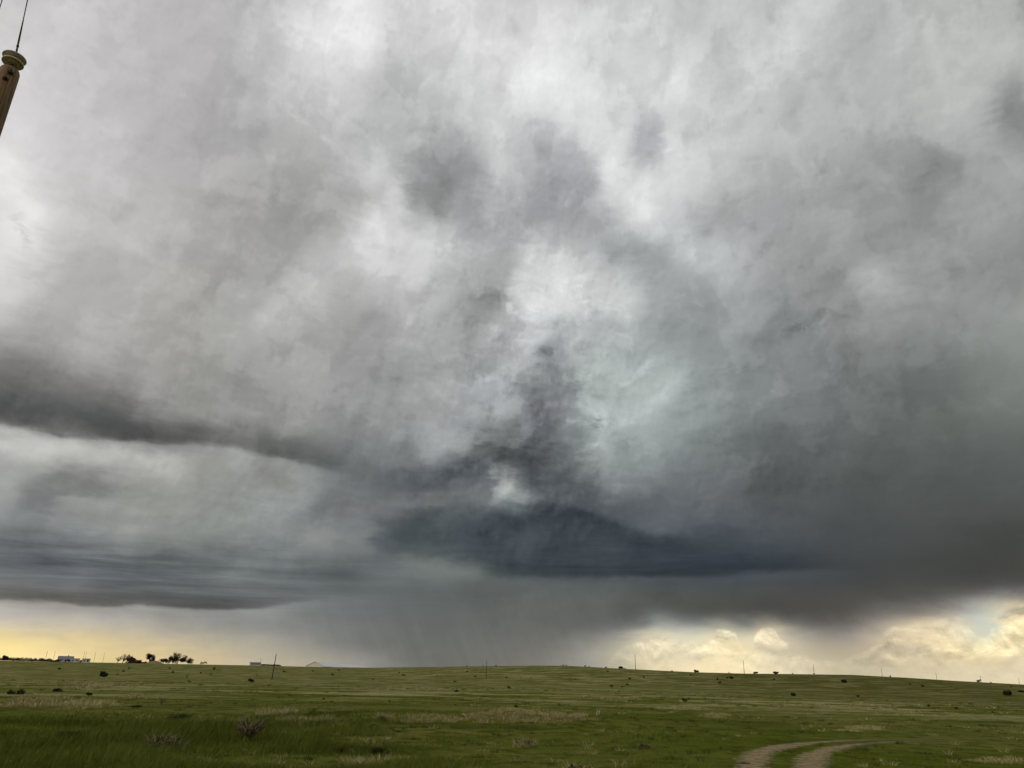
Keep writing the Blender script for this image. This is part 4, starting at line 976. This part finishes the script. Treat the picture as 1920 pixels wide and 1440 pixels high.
tree(305, 14, 9, 'low bushy tree at the left end of the tree clump')
tree(314, 14, 10, 'second low tree of the clump, between the bushy end tree and the big tree', lean=.15)
tree(331, 22, 17, 'biggest tree of the dark clump, with a ragged wind-swept top', lean=.2)
tree(323, 16, 13, 'middle dark tree of the clump, pressed against the biggest tree', r_=R0 + 10)
tree(352, 11, 11, 'small round tree standing alone right of the dark clump', lean=.15)
tree(380, 11, 5, 'very low wide tree on the horizon right of all other farm trees', lean=.1)
tree(127.5, 6, 4.5, 'small dark bush tree against the right half of the white house', r_=R0 - 6)
tree(8, 7, 10, 'small dark tree at the left edge above the hedge')
# hedges
def hedge(x0, x1, hpx, label, r_=R0):
    a, c = at_r(x0, r_), at_r(x1, r_); root = thing('hedge', (a + c) / 2, label, 'hedge'); n = int((x1 - x0) / 2.2) + 2
    cen = []; rad = []
    for k in range(n):
        q = a + (c - a) * (k + rng.uniform(-.3, .3)) / (n - 1) - (a + c) / 2; hh = hpx * s1 * rng.uniform(.5, 1.1); cen.append((q[0], q[1], hh * .5)); rad.append(max(hh * .6, .7))
    V, Fc, s = leaf_cloud(cen, rad, n * 130, .22); V[:, 2] = np.maximum(V[:, 2], -.6); mesh_np('foliage', V, Fc, M_DARKLEAF, root, attr={'shade': s})
    b = MB()
    for q in cen[::2]: b.tube([(q[0], q[1], -.6), (q[0], q[1], q[2])], [.12, .06], 5)
    b.build('stem', M_BARK, root)
hedge(-14, 96, 5.5, 'long dark brown hedge along the far left horizon, left of the white house')
hedge(98, 110, 3.5, 'short low hedge between the long hedge and the white house')
hedge(259, 273, 3, 'low dark hedge between the barn and the lone tree')
hedge(145, 153, 4, 'dark bush row between the two white trailers', R0 - 1)
hedge(487, 524, 3, 'low dark hedge at the right end of the long low white building', R0 + 2)
# long low white building
p, rz = at_face(478, R0); t = thing('farm_shed', p, 'long low white building on the horizon left of the tall field pole', 'shed', rz=rz)
b = MB(); b.box(-9. * s1 * 1., 9. * s1, 0, 6, -1, 1.9); b.build('wall', M_WHITE, t); b = MB(); b.box(-9.6 * s1, 9.6 * s1, -.6, 6.5, 1.9, 2.3); b.build('roof', M_WHITE, t)
openings(t, [('window', -3.1 + 1.15 * k, -2.4 + 1.15 * k, -.005, .6, 1.4) for k in range(6)])
# long barn beyond the swell
pa, pb = at_r(590, 640), at_r(683, 760); ln = float(np.linalg.norm((pb - pa)[:2])); ang = math.atan2(pb[1] - pa[1], pb[0] - pa[0])
pa[2] = skyline_at(590)[2] - .6
t = thing('long_barn', pa, 'very long pale barn with cream gable and grey roof, right of the tall field pole', 'barn', rz=ang)
b = MB(); hw_, hr_, W2 = 1.4, 4.6, 7.2; dz = -1.9
b.add([(0, -W2, -2), (0, W2, -2), (0, W2, hw_), (0, 0, hr_), (0, -W2, hw_), (ln, -W2, -2 + dz), (ln, W2, -2 + dz), (ln, W2, hw_ + dz), (ln, 0, hr_ + dz), (ln, -W2, hw_ + dz)], [(0, 4, 3, 2, 1), (5, 6, 7, 8, 9), (0, 5, 9, 4), (1, 2, 7, 6)]); b.build('wall', M_CREAM, t)
b = MB(); e = .15
b.add([(-.4, -W2 - .5, hw_ - .18), (-.4, 0, hr_ + .06), (-.4, W2 + .5, hw_ - .18), (ln + .4, W2 + .5, hw_ - .18 + dz), (ln + .4, 0, hr_ + .06 + dz), (ln + .4, -W2 - .5, hw_ - .18 + dz)] + [(-.4, -W2 - .5, hw_ - .18 + e), (-.4, 0, hr_ + .06 + e), (-.4, W2 + .5, hw_ - .18 + e), (ln + .4, W2 + .5, hw_ - .18 + dz + e), (ln + .4, 0, hr_ + .06 + dz + e), (ln + .4, -W2 - .5, hw_ - .18 + dz + e)],
      [(0, 1, 4, 5), (1, 2, 3, 4), (6, 11, 10, 7), (7, 10, 9, 8), (0, 6, 7, 1), (1, 7, 8, 2), (0, 5, 11, 6), (2, 8, 9, 3)]); b.build('roof', M_METAL, t)
b = MB(); b.box(-.06, .02, -1.8, 1.8, -1, 1.2); b.build('door', M_METAL, t)
# two white markers in the grass
for x, l in ((1118, 'left one of two tiny white stakes in the open grass'), (1122, 'right one of two tiny white stakes in the open grass')):
    g = ground_at(x, 1341); b = MB(); b.tube([(0, 0, -.05), (.05, 0, .16)], .012, 6); b.box(.035, .075, -.008, .008, .15, .19); o = b.build('stake', M_WHITE, None); o.location = g; tag(o, l, 'stake')
